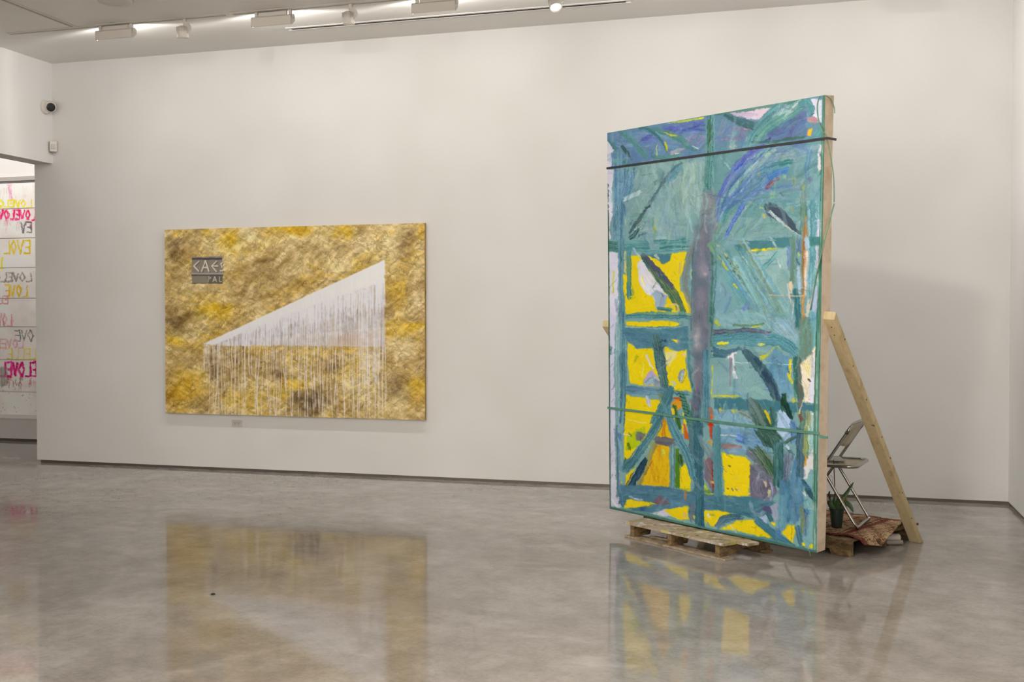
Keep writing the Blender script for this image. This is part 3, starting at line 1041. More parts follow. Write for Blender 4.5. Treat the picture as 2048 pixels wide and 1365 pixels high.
bs(3, [(1240, 450), (1300, 560), (1380, 640)], [50, 60, 50], (120, 168, 120), dry=.5)
bs(3, [(1330, 700), (1330, 1400)], 90, (104, 152, 158), dry=.3)
bs(3, [(1280, 1320), (1300, 1370)], 24, (200, 200, 40))
# --- right middle (tile 4)
bp(4, [(-10, 330), (1100, 300), (1100, 1400), (-10, 1400)], (112, 158, 162), alpha=.7, rough=6)
scumble(4, (0, 0, 560, 380), 34, 240, 40, [(120, 160, 162), (92, 144, 146), (132, 168, 166), (110, 150, 130)], -55, 10, .5)
scumble(4, (420, 60, 980, 340), 26, 200, 46, [(104, 148, 148), (118, 156, 150), (92, 140, 144)], -35, 30, .5)
bs(4, [(330, 0), (220, 170), (110, 380)], [50, 44, 30], (70, 104, 184), dry=.3)
bs(4, [(120, 0), (60, 180), (20, 330)], 50, (110, 152, 118), dry=.4)
bs(4, [(20, 60), (10, 300)], 40, (124, 132, 140), dry=.4)
bs(4, [(140, 30), (80, 200)], 40, (70, 138, 140), dry=.3)
bs(4, [(545, 100), (575, 150)], 22, (186, 170, 70), dry=.3)
bs(4, [(510, 40), (540, 40)], 20, (150, 176, 70), dry=.4)
bs(4, [(600, -10), (650, 60), (760, 130), (870, 230), (980, 340)], [60, 130, 110, 70, 14], (74, 90, 102), col2=(62, 78, 92), dry=.08)
bs(4, [(615, 80), (650, 100), (760, 200), (880, 290), (970, 350)], [40, 34, 22, 16, 10], (172, 188, 184), dry=.5)
bs(4, [(780, 220), (860, 280)], 16, (200, 170, 150), dry=.4)
bs(4, [(380, 340), (700, 330), (870, 350)], [40, 54, 40], (128, 172, 166), dry=.3)
bp(4, [(160, 410), (880, 365), (860, 480), (330, 535), (270, 520), (260, 480)], (68, 124, 130), rough=1.6)
bs(4, [(180, 390), (400, 400), (640, 395)], [40, 24, 20], (120, 164, 168), dry=.35)
bs(4, [(120, 430), (250, 430), (400, 440)], [40, 40, 20], (126, 164, 170), dry=.4)
bp(4, [(345, 542), (395, 508), (745, 488), (600, 520)], (222, 198, 14), rough=.6)
bp(4, [(310, 560), (820, 490), (870, 860), (840, 1310), (700, 1250), (480, 960), (370, 740)], (138, 174, 170), rough=3)
scumble(4, (340, 560, 620, 720), 18, 200, 26, [(160, 188, 186), (128, 168, 170), (104, 154, 160)], -6, 6, .6)
scumble(4, (600, 700, 850, 1200), 22, 160, 40, [(150, 182, 174), (132, 170, 166), (124, 164, 160)], 80, 25, .5)
bs(4, [(720, 540), (620, 640), (540, 730), (480, 790)], [30, 50, 50, 40], (92, 146, 152), dry=.35)
bs(4, [(440, 712), (480, 712)], 20, (208, 214, 216))
bs(4, [(400, 760), (460, 840), (520, 850)], [110, 110, 60], (78, 124, 178), dry=.25)
bs(4, [(490, 830), (510, 880)], 50, (62, 92, 176), dry=.3)
bs(4, [(700, 610), (750, 715)], 10, (206, 208, 196))
bs(4, [(640, 380), (670, 440), (695, 490)], [30, 24, 14], (140, 178, 178))
bs(4, [(600, 410), (690, 400)], 10, (190, 204, 204))
bs(4, [(570, 905), (580, 915)], 16, (100, 100, 130))
bs(4, [(825, 640), (850, 730)], [16, 30], (112, 108, 128), dry=.4)
# rays running down to the right
for i in range(46):
    f = RNG.random()
    x0, y0 = -20 + 330 * f, 640 - 330 * f
    x1, y1 = 480 + 420 * f + RNG.normal() * 30, 1400 - 60 * f
    t0, t1 = RNG.uniform(0, .35), RNG.uniform(.55, 1.0)
    p0 = (x0 + (x1 - x0) * t0, y0 + (y1 - y0) * t0)
    p1 = (x0 + (x1 - x0) * t1, y0 + (y1 - y0) * t1)
    pm = ((p0[0] + p1[0]) / 2 + RNG.normal() * 12, (p0[1] + p1[1]) / 2 + RNG.normal() * 12)
    c = [(108, 162, 174), (150, 190, 194), (84, 138, 148), (118, 150, 118), (74, 124, 120), (130, 176, 182), (96, 150, 176)][RNG.integers(7)]
    bs(4, [p0, pm, p1], RNG.choice([12, 20, 34, 46]), c, alpha=.75, dry=.5, k=4)
for i in range(40):
    x, y = RNG.uniform(-20, 300), 0
    y = 420 + (x + 20) * 1.25 + RNG.normal() * 46
    a = RNG.uniform(.6, 1.2)
    l = RNG.uniform(20, 60)
    bs(4, [(x, y), (x + l * math.cos(a), y + l * math.sin(a))], RNG.choice([6, 8, 12]), [(96, 120, 84), (150, 170, 110), (70, 100, 92), (170, 184, 160), (186, 190, 60)][RNG.integers(5)], k=3)
bs(4, [(210, 900), (250, 950)], 22, (214, 200, 40), dry=.3)
bs(4, [(80, 650), (150, 740)], 14, (196, 196, 50), dry=.3)
bp(4, [(-10, 900), (60, 900), (200, 1040), (120, 1250), (-10, 1300)], (116, 156, 170), rough=5, alpha=.8)
bs(4, [(180, 1040), (110, 1240)], 30, (88, 140, 166), dry=.4)
bp(4, [(250, 1210), (400, 1100), (330, 1270)], (100, 124, 178), rough=3)
bp(4, [(120, 1310), (240, 1190), (520, 1230), (500, 1330), (150, 1370)], (134, 172, 176), rough=4, alpha=.8)
bs(4, [(0, 1330), (40, 1360)], 40, (196, 200, 50), dry=.3)
# right bands
bs(4, [(895, 370), (890, 600), (885, 900)], [80, 80, 50], (108, 140, 118), col2=(92, 130, 120), dry=.2)
bs(4, [(835, 480), (850, 700)], 40, (104, 140, 178), dry=.45)
bs(4, [(950, 400), (950, 560)], 60, (100, 134, 160), dry=.4)
bs(4, [(1115, -20), (1120, 300), (1110, 640), (1100, 1000), (1100, 1400)], [120, 120, 110, 100, 110], (96, 156, 162), col2=(128, 170, 178), dry=.15)
bs(4, [(1010, -20), (1010, 300)], 70, (104, 136, 116), dry=.4)
bs(4, [(1030, 120), (1020, 360), (1010, 700), (1005, 1040), (1000, 1400)], [20, 50, 46, 30, 30], (150, 114, 68), col2=(170, 140, 96), dry=.15)
bs(4, [(1050, 370), (1050, 500)], [70, 40], (168, 176, 194), dry=.3)
bs(4, [(1045, 520), (1030, 800), (1022, 1040)], [26, 30, 20], (214, 200, 172), dry=.25)
bp(4, [(1060, 358), (1205, 362), (1200, 460), (1078, 462)], (68, 128, 126))
bs(4, [(1178, 170), (1178, 360)], 34, (196, 190, 200))
bs(4, [(1170, 470), (1165, 720)], 34, (190, 190, 206))
bs(4, [(1160, 780), (1180, 930)], [16, 30], (206, 200, 206), dry=.3)
bs(4, [(945, 700), (955, 860), (960, 1010)], [24, 30, 20], (172, 196, 216))
bs(4, [(940, 620), (950, 680)], 16, (64, 90, 130))
bs(4, [(955, 540), (960, 575)], 14, (196, 190, 40))
bs(4, [(905, 960), (920, 1150), (920, 1400)], [60, 90, 90], (66, 124, 130), dry=.2)
bp(4, [(838, 880), (880, 870), (890, 1010), (865, 1010)], (216, 196, 160))
bs(4, [(825, 900), (850, 1030), (885, 1150), (875, 1290)], [14, 20, 24, 20], (206, 206, 206), dry=.2)
bs(4, [(870, 1030), (885, 1210)], 12, (110, 106, 96), dry=.4)
bs(4, [(630, 1028), (860, 1036), (1100, 1040)], 9, (214, 190, 146), dry=.15)
bs(4, [(1005, 1030), (1000, 1250)], 18, (196, 146, 80), dry=.3)
bs(4, [(1080, 1060), (1040, 1280)], [30, 34], (206, 200, 180), dry=.2)
bp(4, [(1110, 940), (1170, 900), (1180, 1400), (1090, 1400)], (166, 180, 206), rough=2)
# --- tile 5
bp(5, [(35, -10), (135, -10), (112, 300), (110, 640), (125, 1400), (60, 1400), (50, 700)], (196, 194, 212))
bs(5, [(150, 0), (150, 700), (165, 1400)], [50, 70, 70], (124, 162, 168), dry=.25)
bs(5, [(215, -10), (215, 400), (215, 900), (195, 1400)], [84, 90, 90, 70], (78, 126, 140), col2=(98, 142, 152), dry=.05)
bs(5, [(70, 380), (60, 480)], [50, 30], (70, 126, 122), dry=.3)
for (x, y) in [(90, 130), (80, 600), (110, 640), (70, 690), (100, 860), (90, 1010)]:
    bs(5, [(x - 20, y + 26), (x + 14, y - 24)], 8, (92, 126, 136), dry=.3)
bp(5, [(248, 80), (740, 72), (885, 108), (860, 132), (450, 152), (248, 132)], YEL, rough=.8, var=5)
bp(5, [(215, 152), (985, 132), (985, 400), (870, 432), (760, 372), (700, 372), (560, 392), (380, 398), (262, 308)], (76, 124, 140), rough=1.5)
scumble(5, (280, 160, 960, 360), 30, 260, 34, [(90, 138, 152), (66, 112, 130), (84, 128, 150), (100, 148, 150)], 6, 14, .5)
bs(5, [(230, 145), (600, 160), (960, 135)], 12, (150, 184, 186), dry=.4)
bp(5, [(788, 290), (882, 300), (848, 342)], YEL, rough=.5)
bp(5, [(268, 318), (380, 404), (560, 402), (600, 600), (645, 770), (640, 855), (500, 852), (296, 818), (275, 600)], YEL, rough=1.0, var=5)
bp(5, [(708, 378), (850, 442), (970, 410), (960, 550), (985, 720), (1032, 930), (950, 885), (900, 912), (830, 892), (745, 840), (720, 600)], YEL, rough=1.0, var=5)
bp(5, [(712, 440), (870, 440), (770, 620), (720, 600)], (214, 204, 128), rough=3)
bs(5, [(380, 480), (340, 590)], [50, 14], (170, 176, 30), dry=.5)
bs(5, [(450, 570), (440, 740)], 22, (214, 206, 100), dry=.3)
bs(5, [(490, 470), (540, 590), (580, 650)], [30, 34, 10], (206, 198, 214))
bs(5, [(930, 450), (950, 480)], 44, (214, 204, 190), dry=.3)
bp(5, [(458, 790), (520, 690), (575, 660), (640, 790), (650, 855), (500, 835)], (168, 152, 186), rough=3)
bs(5, [(500, 820), (560, 780), (620, 830)], 70, (120, 146, 164), dry=.3)
bs(5, [(600, 250), (640, 450), (680, 700), (735, 950)], [80, 140, 130, 66], (68, 106, 108), col2=(80, 118, 112), dry=.05)
scumble(5, (610, 300, 720, 660), 46, 40, 12, [(48, 60, 78), (110, 120, 140), (60, 76, 96)], 70, 40, .8)
bs(5, [(700, 680), (730, 860)], 14, (44, 80, 86))
bs(5, [(265, 890), (450, 900), (700, 920)], [96, 110, 90], (80, 122, 148), col2=(96, 134, 156), dry=.1)
bs(5, [(640, 980), (690, 960)], 60, (110, 140, 90), dry=.4)
bs(5, [(830, 930), (1000, 940)], 60, (88, 130, 146), dry=.2)
bp(5, [(250, 950), (450, 985), (690, 1022), (600, 1240), (520, 1400), (225, 1400)], YEL, rough=1.0, var=5)
bs(5, [(490, 980), (520, 1030), (530, 1090)], [50, 70, 40], (172, 178, 208), dry=.3)
bs(5, [(270, 1240), (480, 1285)], 12, (222, 214, 130), dry=.4)
bs(5, [(780, 790), (830, 820), (800, 870)], [20, 30, 40], (160, 186, 206), dry=.3)
bp(5, [(780, 1060), (830, 1010), (900, 1000), (920, 1110), (830, 1130)], (206, 150, 40), rough=2)
bs(5, [(800, 1000), (890, 1000)], 26, (200, 90, 40), dry=.4)
bs(5, [(930, 650), (900, 740), (895, 800)], [40, 80, 40], (124, 164, 194), dry=.25)
bs(5, [(940, 635), (968, 690), (950, 760), (905, 810), (880, 760), (905, 680), (940, 635)], 9, (58, 84, 110))
bs(5, [(925, 700), (915, 780)], 10, (206, 214, 220))
# lower figure: legs merging into the trunk
bs(5, [(1090, 900), (1080, 1100), (1070, 1400)], [100, 130, 140], (88, 108, 120), col2=(72, 104, 116), dry=.1, edge=3)
bs(5, [(1095, 860), (1085, 1100)], [40, 30], (128, 112, 124), dry=.4, edge=3)
bs(5, [(1200, 440), (1200, 800), (1200, 1300)], [90, 90, 80], (74, 124, 142), col2=(92, 144, 158), dry=.15, edge=4.0)
bs(5, [(985, 380), (1000, 600), (1030, 860)], [30, 34, 30], (78, 116, 126), dry=.2, edge=4.0)
bs(5, [(1235, 1110), (1262, 1200), (1255, 1400)], [60, 50, 54], (184, 60, 24), dry=.1, edge=4.0)
bs(5, [(1010, 1010), (1100, 1190)], [30, 20], (140, 100, 110), dry=.4, edge=4.0)
# diagonal bars
bp(5, [(700, 1220), (760, 1365), (660, 1400), (640, 1365)], (196, 134, 18), rough=1.5)
bs(5, [(820, 1080), (890, 1365)], [50, 70], (70, 110, 64), dry=.2)
bs(5, [(930, 1150), (960, 1400)], [20, 40], (222, 190, 30))
bs(5, [(800, 1120), (830, 1250)], [60, 20], (214, 180, 30), dry=.2)
bs(5, [(790, 860), (740, 1000), (680, 1120), (560, 1360), (480, 1500)], [70, 130, 130, 124, 120], (68, 120, 130), col2=(80, 132, 142), dry=.04)
bs(5, [(730, 1100), (790, 1300), (860, 1480)], [90, 110, 110], (80, 132, 146), col2=(92, 146, 152), dry=.04)
bs(5, [(905, 920), (960, 1100), (1040, 1400)], [60, 96, 80], (82, 130, 112), dry=.15)
for i in range(13):
    f = i / 12
    x, y = 905 + 130 * f, 940 + 440 * f
    bs(5, [(x - 34, y - 6), (x + 34, y + 16)], 11, (36, 66, 52), dry=.15, k=3)
# right of trunk
bp(5, [(1270, 610), (1400, 580), (1400, 985), (1270, 980)], (128, 166, 164))
bs(5, [(1275, 600), (1270, 980)], 14, (206, 200, 40))
bs(5, [(1265, 980), (1380, 980)], 14, (206, 200, 40))
bs(5, [(1290, 460), (1300, 490)], 30, (206, 194, 40), dry=.3)
# --- tile 6
bp(6, [(-10, -10), (900, -10), (920, 150), (-10, 170)], (120, 164, 172), alpha=.7, rough=4)
scumble(6, (0, 0, 880, 150), 40, 170, 26, [(140, 178, 184), (100, 150, 170), (124, 166, 162), (150, 186, 190), (92, 140, 150)], 40, 20, .55)
bs(6, [(10, 70), (60, 130)], [50, 30], (196, 194, 50), dry=.3)
bs(6, [(420, 140), (510, 122)], 18, (196, 200, 60), dry=.2)
bs(6, [(210, 120), (400, 126), (560, 100)], 26, (104, 138, 110), dry=.5)
bs(6, [(-10, 210), (180, 200), (400, 185), (650, 210)], [70, 66, 60, 40], (84, 104, 116), col2=(100, 92, 112), dry=.25)
bs(6, [(560, 190), (650, 230), (760, 180)], [30, 26, 24], (140, 120, 150), dry=.4)
bp(6, [(600, 30), (900, 60), (930, 320), (760, 260), (650, 150)], (138, 176, 190), rough=5, alpha=.75)
scumble(6, (640, 60, 920, 320), 24, 180, 18, [(160, 190, 200), (110, 150, 170), (130, 150, 150)], 52, 8, .6)
bs(6, [(-10, 300), (250, 270), (500, 290), (720, 290), (930, 430)], [130, 120, 130, 130, 110], (76, 134, 146), col2=(88, 146, 156), dry=.05)
bs(6, [(-10, 430), (150, 440), (300, 380)], [110, 90, 50], (72, 122, 134), dry=.1)
bs(6, [(30, 338), (95, 328), (160, 318)], [20, 40, 14], (212, 194, 20))
bs(6, [(475, 342), (525, 340), (578, 340)], [10, 30, 10], (200, 190, 60))
bp(6, [(-10, 610), (130, 490), (300, 400), (480, 470), (600, 450), (700, 370), (865, 480), (885, 780), (900, 970), (590, 975), (290, 935), (-10, 935)], (124, 164, 164), rough=1.6)
bp(6, [(560, 490), (640, 400), (710, 372), (850, 490), (890, 900), (760, 1010), (680, 800)], (100, 150, 176), rough=4, alpha=.85)
scumble(6, (600, 430, 860, 900), 20, 220, 40, [(88, 140, 170), (112, 160, 178), (96, 150, 166)], 86, 8, .5)
bs(6, [(495, 468), (545, 480), (600, 452), (650, 390), (700, 362), (780, 430)], [20, 40, 22, 12, 10, 8], (206, 198, 30))
bs(6, [(850, 505), (850, 620), (840, 680), (885, 775)], [26, 30, 34, 26], (222, 198, 10))
bs(6, [(825, 590), (840, 660)], 16, (70, 120, 160))
bs(6, [(885, 975), (915, 970)], 44, (222, 198, 14))
bp(6, [(135, 485), (190, 440), (265, 415), (215, 480), (225, 600), (260, 730), (215, 730), (195, 620), (195, 500)], (212, 208, 214), rough=1.2)
bs(6, [(222, 590), (225, 640)], 22, (84, 100, 96))
bs(6, [(235, 440), (218, 470)], 12, (70, 100, 96))
bs(6, [(175, 480), (172, 640), (172, 820)], [30, 24, 14], (138, 122, 138), dry=.3)
bs(6, [(228, 540), (500, 552), (940, 572)], 6, (206, 214, 206), dry=.2)
bs(6, [(330, 400), (480, 580), (620, 770), (760, 1080)], [60, 130, 134, 60], (68, 104, 112), col2=(54, 88, 98), dry=.05)
bs(6, [(450, 490), (600, 710), (740, 1000)], [40, 70, 44], (44, 78, 92), dry=.1)
bs(6, [(390, 540), (480, 680), (600, 860)], [20, 30, 20], (126, 160, 170), dry=.4)
bs(6, [(660, 980), (700, 1040)], [50, 20], (120, 170, 90), dry=.4)
bs(6, [(-10, 925), (120, 920), (280, 935)], [12, 26, 16], (214, 200, 20))
bp(6, [(-10, 948), (280, 950), (600, 972), (960, 1000), (1210, 1010), (1205, 1106), (700, 1108), (300, 1085), (-10, 1070)], (64, 118, 130), rough=1.6)
bs(6, [(220, 880), (340, 930)], [20, 50], (92, 134, 170), dry=.4)
bp(6, [(-10, 1070), (260, 1090), (420, 1200), (450, 1400), (-10, 1400)], (128, 168, 184), rough=3)
scumble(6, (0, 1080, 420, 1365), 26, 170, 24, [(150, 184, 192), (110, 156, 176), (96, 146, 160)], 92, 8, .6)
bs(6, [(55, 1080), (80, 1085)], 34, (206, 194, 20))
bs(6, [(200, 1095), (260, 1085)], 24, (200, 194, 60))
bs(6, [(285, 1110), (360, 1140), (450, 1220)], [50, 40, 20], (112, 112, 106), dry=.3)
bp(6, [(720, 1090), (800, 1080), (870, 1200), (850, 1400), (700, 1400)], (160, 186, 212), rough=2)
bs(6, [(380, 950), (470, 1080), (550, 1240), (600, 1400)], [40, 150, 190, 190], (74, 108, 100), col2=(94, 118, 112), dry=.08)
scumble(6, (400, 1000, 620, 1365), 26, 150, 8, [(150, 166, 160), (46, 76, 74), (110, 130, 126)], 62, 8, .7)
bs(6, [(565, 1085), (600, 1150), (640, 1245)], [30, 34, 14], (218, 192, 14))
bs(6, [(640, 1045), (660, 1140), (680, 1260)], [34, 76, 70], (58, 96, 88), dry=.1)
bs(6, [(785, 895), (785, 990), (790, 1080)], [40, 66, 50], (38, 68, 66), dry=.04)
bs(6, [(810, 1010), (840, 1100), (868, 1195)], [40, 66, 20], (34, 58, 56), dry=.04)
bs(6, [(760, 1050), (780, 1110)], 40, (56, 90, 80))
# right bands
bs(6, [(1110, -20), (1120, 160), (1110, 400)], [110, 110, 70], (112, 164, 172), dry=.2)
bs(6, [(1020, 40), (1040, 260), (1020, 520)], [110, 130, 110], (118, 140, 118), col2=(96, 132, 124), dry=.15)
bs(6, [(925, 480), (945, 700), (960, 960)], [70, 100, 100], (60, 110, 114), dry=.05)
bs(6, [(960, 520), (965, 760), (965, 1060)], [40, 46, 40], (106, 102, 84), dry=.25)
bs(6, [(985, 600), (1000, 640)], 46, (70, 120, 112))
bp(6, [(975, 570), (1070, 470), (1155, 340), (1155, 1004), (1020, 1004), (990, 760)], (222, 208, 182), rough=1.2)
bp(6, [(1110, 500), (1165, 380), (1155, 1000), (1060, 1004), (1070, 860)], (206, 203, 214), rough=1.4)
bs(6, [(1030, 560), (1070, 720)], [70, 10], (214, 196, 120), dry=.4)
for (x, y, r) in [(1070, 750, 22), (1125, 925, 12), (1062, 970, 12), (1126, 970, 12), (1100, 430, 10)]:
    bs(6, [(x, y), (x + 2, y + 2)], r, (70, 66, 60), dry=0)
bs(6, [(1105, 430), (1105, 600)], 8, (130, 140, 130))
bs(6, [(1060, 1115), (1060, 1400)], 80, (138, 146, 104), dry=.2)
bs(6, [(1130, 1110), (1130, 1400)], 70, (142, 176, 178), dry=.2)
bs(6, [(1000, 1110), (985, 1400)], 60, (96, 122, 106), dry=.2)
bs(6, [(1110, 1130), (1140, 1130)], 24, (214, 210, 200))
bs(6, [(960, 1130), (985, 1200)], 40, (120, 80, 70), dry=.4)
bs(6, [(950, 1120), (960, 1130)], 24, (206, 190, 40))
bs(6, [(960, 1110), (1010, 960), (1080, 800)], 10, (206, 196, 158), dry=.05)
bs(6, [(940, 1100), (895, 760), (950, 500), (1000, 240), (1060, -10)], 12, (104, 156, 132), dry=.05)
bs(6, [(880, 1230), (960, 1400)], 60, (84, 124, 172), dry=.3)
# --- tile 7
bp(7, [(55, -10), (118, -10), (125, 600), (168, 860), (150, 965), (70, 965)], (192, 190, 204))
bs(7, [(165, -10), (180, 350), (190, 720)], [80, 90, 80], (134, 168, 174), col2=(112, 152, 162), dry=.1)
bs(7, [(140, 0), (150, 400), (150, 860)], [20, 24, 40], (86, 128, 136), dry=.2)
bs(7, [(170, 110), (190, 200)], [60, 20], (92, 130, 168), dry=.35)
for (x, y) in [(80, 350), (90, 430), (85, 610)]:
    bs(7, [(x - 24, y + 40), (x + 24, y - 40)], 7, (116, 134, 150), dry=.3)
bp(7, [(230, -10), (570, -10), (420, 230), (250, 430), (226, 420)], YEL, rough=1.0, var=5)
bp(7, [(270, 110), (480, 20), (470, 180), (330, 300), (260, 290)], (160, 182, 16), rough=5, alpha=.85)
bs(7, [(280, 90), (310, 140)], [20, 36], (92, 130, 40))
bs(7, [(270, 210), (300, 300)], [20, 46], (86, 122, 40), dry=.2)
bp(7, [(372, 85), (490, 100), (440, 195), (366, 195)], (112, 116, 116), rough=1.5)
bs(7, [(225, 120), (290, 130)], 12, (214, 206, 190), dry=.3)
bs(7, [(245, 400), (230, 480)], [30, 40], (64, 108, 56))
bp(7, [(655, -10), (730, -10), (800, 160), (830, 290), (760, 745), (425, 712), (560, 300)], (206, 172, 14), rough=1.0, var=6)
scumble(7, (500, 250, 750, 700), 26, 160, 26, [(188, 132, 16), (214, 180, 20), (198, 148, 18)], 96, 14, .55)
bs(7, [(700, -10), (700, 130)], [40, 60], (186, 128, 20), dry=.3)
bs(7, [(690, 300), (700, 360)], 40, (180, 196, 90), dry=.4)
bs(7, [(600, 180), (720, 200), (830, 210)], [90, 110, 90], (112, 110, 122), col2=(92, 100, 104), dry=.08)
bs(7, [(600, 230), (520, 420), (440, 620), (390, 715)], [60, 60, 56, 50], (132, 132, 104), col2=(150, 140, 70), dry=.1)
bs(7, [(560, 420), (480, 600)], 12, (150, 90, 40), dry=.3)
bs(7, [(798, 250), (798, 560), (798, 890)], [76, 76, 70], (88, 134, 142), col2=(108, 152, 156), dry=.05)
bp(7, [(246, 600), (380, 480), (310, 620), (262, 720), (240, 720)], YEL, rough=1.0)
bs(7, [(490, 405), (420, 530), (300, 750)], [50, 96, 70], (38, 64, 84), col2=(50, 84, 104), dry=.04)
bs(7, [(430, 520), (380, 650)], 8, (96, 140, 170))
bs(7, [(340, 560), (260, 700), (200, 835)], [12, 22, 24], (96, 64, 30))
bs(7, [(248, 705), (205, 835)], [24, 20], (216, 186, 20))
bs(7, [(185, 680), (192, 705)], 30, (206, 176, 20))
bs(7, [(860, 290), (862, 500), (860, 745)], [50, 56, 60], (96, 136, 36), col2=(74, 116, 40), dry=.05)
bs(7, [(890, 360), (900, 430), (915, 495)], [40, 70, 20], (62, 92, 44))
bp(7, [(885, 520), (945, 450), (1018, 600), (1012, 792), (880, 765)], YEL, rough=1.0, var=5)
bs(7, [(895, 600), (920, 700)], 6, (84, 100, 40))
bp(7, [(930, -10), (950, -10), (1005, 180), (950, 165)], (190, 90, 26), rough=1.0)
bs(7, [(910, 0), (930, 110)], 24, (220, 196, 30))
bs(7, [(1240, -10), (1270, 60), (1250, 160)], [60, 60, 40], (180, 56, 26), dry=.15)
bs(7, [(1230, 190), (1280, 240)], 50, (190, 150, 70), dry=.4)
bp(7, [(1185, 420), (1300, 340), (1305, 820), (1240, 740), (1180, 640)], (126, 100, 112), rough=2)
bs(7, [(1285, 430), (1290, 620), (1290, 810)], [20, 46, 30], (150, 36, 36), dry=.15)
bs(7, [(1250, 340), (1290, 360)], 34, (140, 70, 90), dry=.3)
bs(7, [(1180, 380), (1240, 520), (1280, 650)], 8, (196, 150, 60))
bs(7, [(1040, 0), (1060, 260), (1060, 560)], [110, 140, 110], (86, 118, 124), col2=(70, 108, 116), dry=.06)
bs(7, [(1110, 0), (1110, 400), (1115, 800), (1125, 1200)], [130, 130, 130, 120], (62, 108, 120), col2=(52, 98, 112), dry=.04)
bs(7, [(1120, 130), (1200, 300), (1330, 440)], [60, 80, 50], (104, 138, 136), dry=.35)
bs(7, [(1330, -10), (1335, 400), (1345, 900)], [80, 80, 90], (112, 160, 168), col2=(96, 144, 154), dry=.08)
bs(7, [(780, -30), (880, 180), (980, 370), (1050, 640)], [110, 110, 110, 100], (80, 130, 146), col2=(94, 146, 156), dry=.04)
bs(7, [(650, -40), (560, 110), (420, 300), (235, 540)], [120, 116, 110, 120], (68, 118, 130), col2=(82, 130, 140), dry=.03)
bs(7, [(672, 0), (580, 160), (470, 330)], 10, (212, 200, 40))
bs(7, [(545, 20), (440, 190), (300, 400)], 8, (206, 206, 90))
bp(7, [(1178, 690), (1305, 862), (1180, 828)], (186, 196, 30), rough=1.0)
bs(7, [(1250, 680), (1300, 690), (1300, 830)], [40, 20, 12], (206, 190, 90), dry=.2)
# bottom beam
bp(7, [(170, 720), (430, 715), (760, 748), (1010, 800), (1400, 850), (1400, 1010), (1180, 1012), (980, 970), (750, 1000), (450, 1070), (250, 1010), (160, 965), (165, 830)], (76, 120, 142), rough=1.6)
scumble(7, (250, 740, 1360, 960), 40, 300, 30, [(64, 114, 116), (88, 132, 154), (70, 112, 134), (96, 142, 150)], 5, 8, .5)
bs(7, [(290, 855), (350, 880), (450, 892)], 30, (180, 196, 206), dry=.6)
bp(7, [(218, 992), (262, 888), (440, 908), (570, 932), (625, 942), (400, 985)], YEL, rough=.8, var=5)
bp(7, [(565, 935), (650, 838), (775, 945), (640, 955)], (112, 96, 110), rough=1.5)
bs(7, [(600, 930), (700, 900), (760, 910)], 10, (150, 100, 90), dry=.4)
bs(7, [(952, 790), (950, 900)], 40, (150, 110, 52), dry=.25)
bs(7, [(420, 1010), (470, 1000)], 50, (60, 92, 142), dry=.3)
bp(7, [(560, 1055), (730, 1000), (780, 1090), (650, 1095)], (190, 190, 204), rough=2)
bp(7, [(708, 1012), (850, 990), (985, 968), (992, 1122), (900, 1135), (760, 1072)], YEL, rough=1.2, var=5)
bs(7, [(950, 1040), (940, 1100)], [30, 50], (214, 176, 150), dry=.4)
bs(7, [(1035, 950), (1040, 1140)], [80, 80], (92, 120, 136), dry=.1)
bs(7, [(1125, 850), (1125, 1210)], [110, 110], (50, 100, 114), col2=(60, 112, 124), dry=.03)
bs(7, [(40, 985), (250, 1020), (500, 1080), (900, 1185), (1365, 1290)], [30, 50, 80, 90, 60], (94, 140, 128), col2=(110, 150, 140), dry=.1)
bs(7, [(80, 880), (130, 960), (190, 960)], [20, 40, 40], (196, 192, 210), dry=.2)
bp(7, [(1180, 1015), (1400, 1030), (1400, 1130), (1310, 1205), (1270, 1205), (1215, 1155), (1195, 1210)], YEL, rough=1.2, var=5)
bs(7, [(1220, 1060), (1240, 1100)], 40, (214, 200, 180), dry=.4)
bs(7, [(1060, 1080), (1060, 1110)], 20, (206, 200, 60), dry=.3)
# --- tile 8
bs(8, [(20, -20), (25, 350), (40, 740)], [100, 100, 90], (92, 146, 152), col2=(74, 126, 138), dry=.06)
bp(8, [(62, -10), (470, -10), (560, 130), (640, 310), (400, 265), (70, 245)], (106, 150, 176), rough=2)
scumble(8, (80, 0, 560, 250), 30, 190, 26, [(130, 170, 186), (86, 132, 182), (110, 150, 170), (120, 140, 160)], 20, 24, .55)
bs(8, [(70, 185), (180, 178), (300, 190)], [50, 50, 26], (148, 122, 112), dry=.15)
bs(8, [(250, 80), (340, 110)], [100, 80], (80, 126, 184), dry=.3)
bs(8, [(60, 60), (240, 70)], 10, (214, 214, 206), dry=.4)
bp(8, [(74, 252), (200, 275), (330, 300), (392, 360), (380, 600), (345, 725), (100, 718), (92, 500)], (220, 196, 6), rough=1.2, var=4)
for (x, y, c) in [(150, 390, (90, 84, 60)), (225, 520, (190, 176, 140)), (185, 650, (100, 110, 130)), (225, 648, (130, 130, 130)), (265, 640, (196, 160, 150)), (130, 640, (120, 110, 60))]:
    bs(8, [(x, y), (x + 10, y + 8)], 18, c, dry=.3)
bs(8, [(40, 370), (120, 460)], 9, (150, 160, 150), dry=.3)
bs(8, [(130, 270), (190, 310)], 9, (150, 120, 30))
bs(8, [(350, 720), (385, 690)], 30, (206, 170, 20), dry=.2)
bs(8, [(360, 230), (480, 320), (560, 420)], [90, 130, 100], (96, 112, 108), col2=(110, 112, 130), dry=.2)
bp(8, [(385, 390), (520, 370), (640, 540), (680, 680), (600, 800), (520, 845), (400, 750), (370, 650)], (108, 104, 124), rough=3)
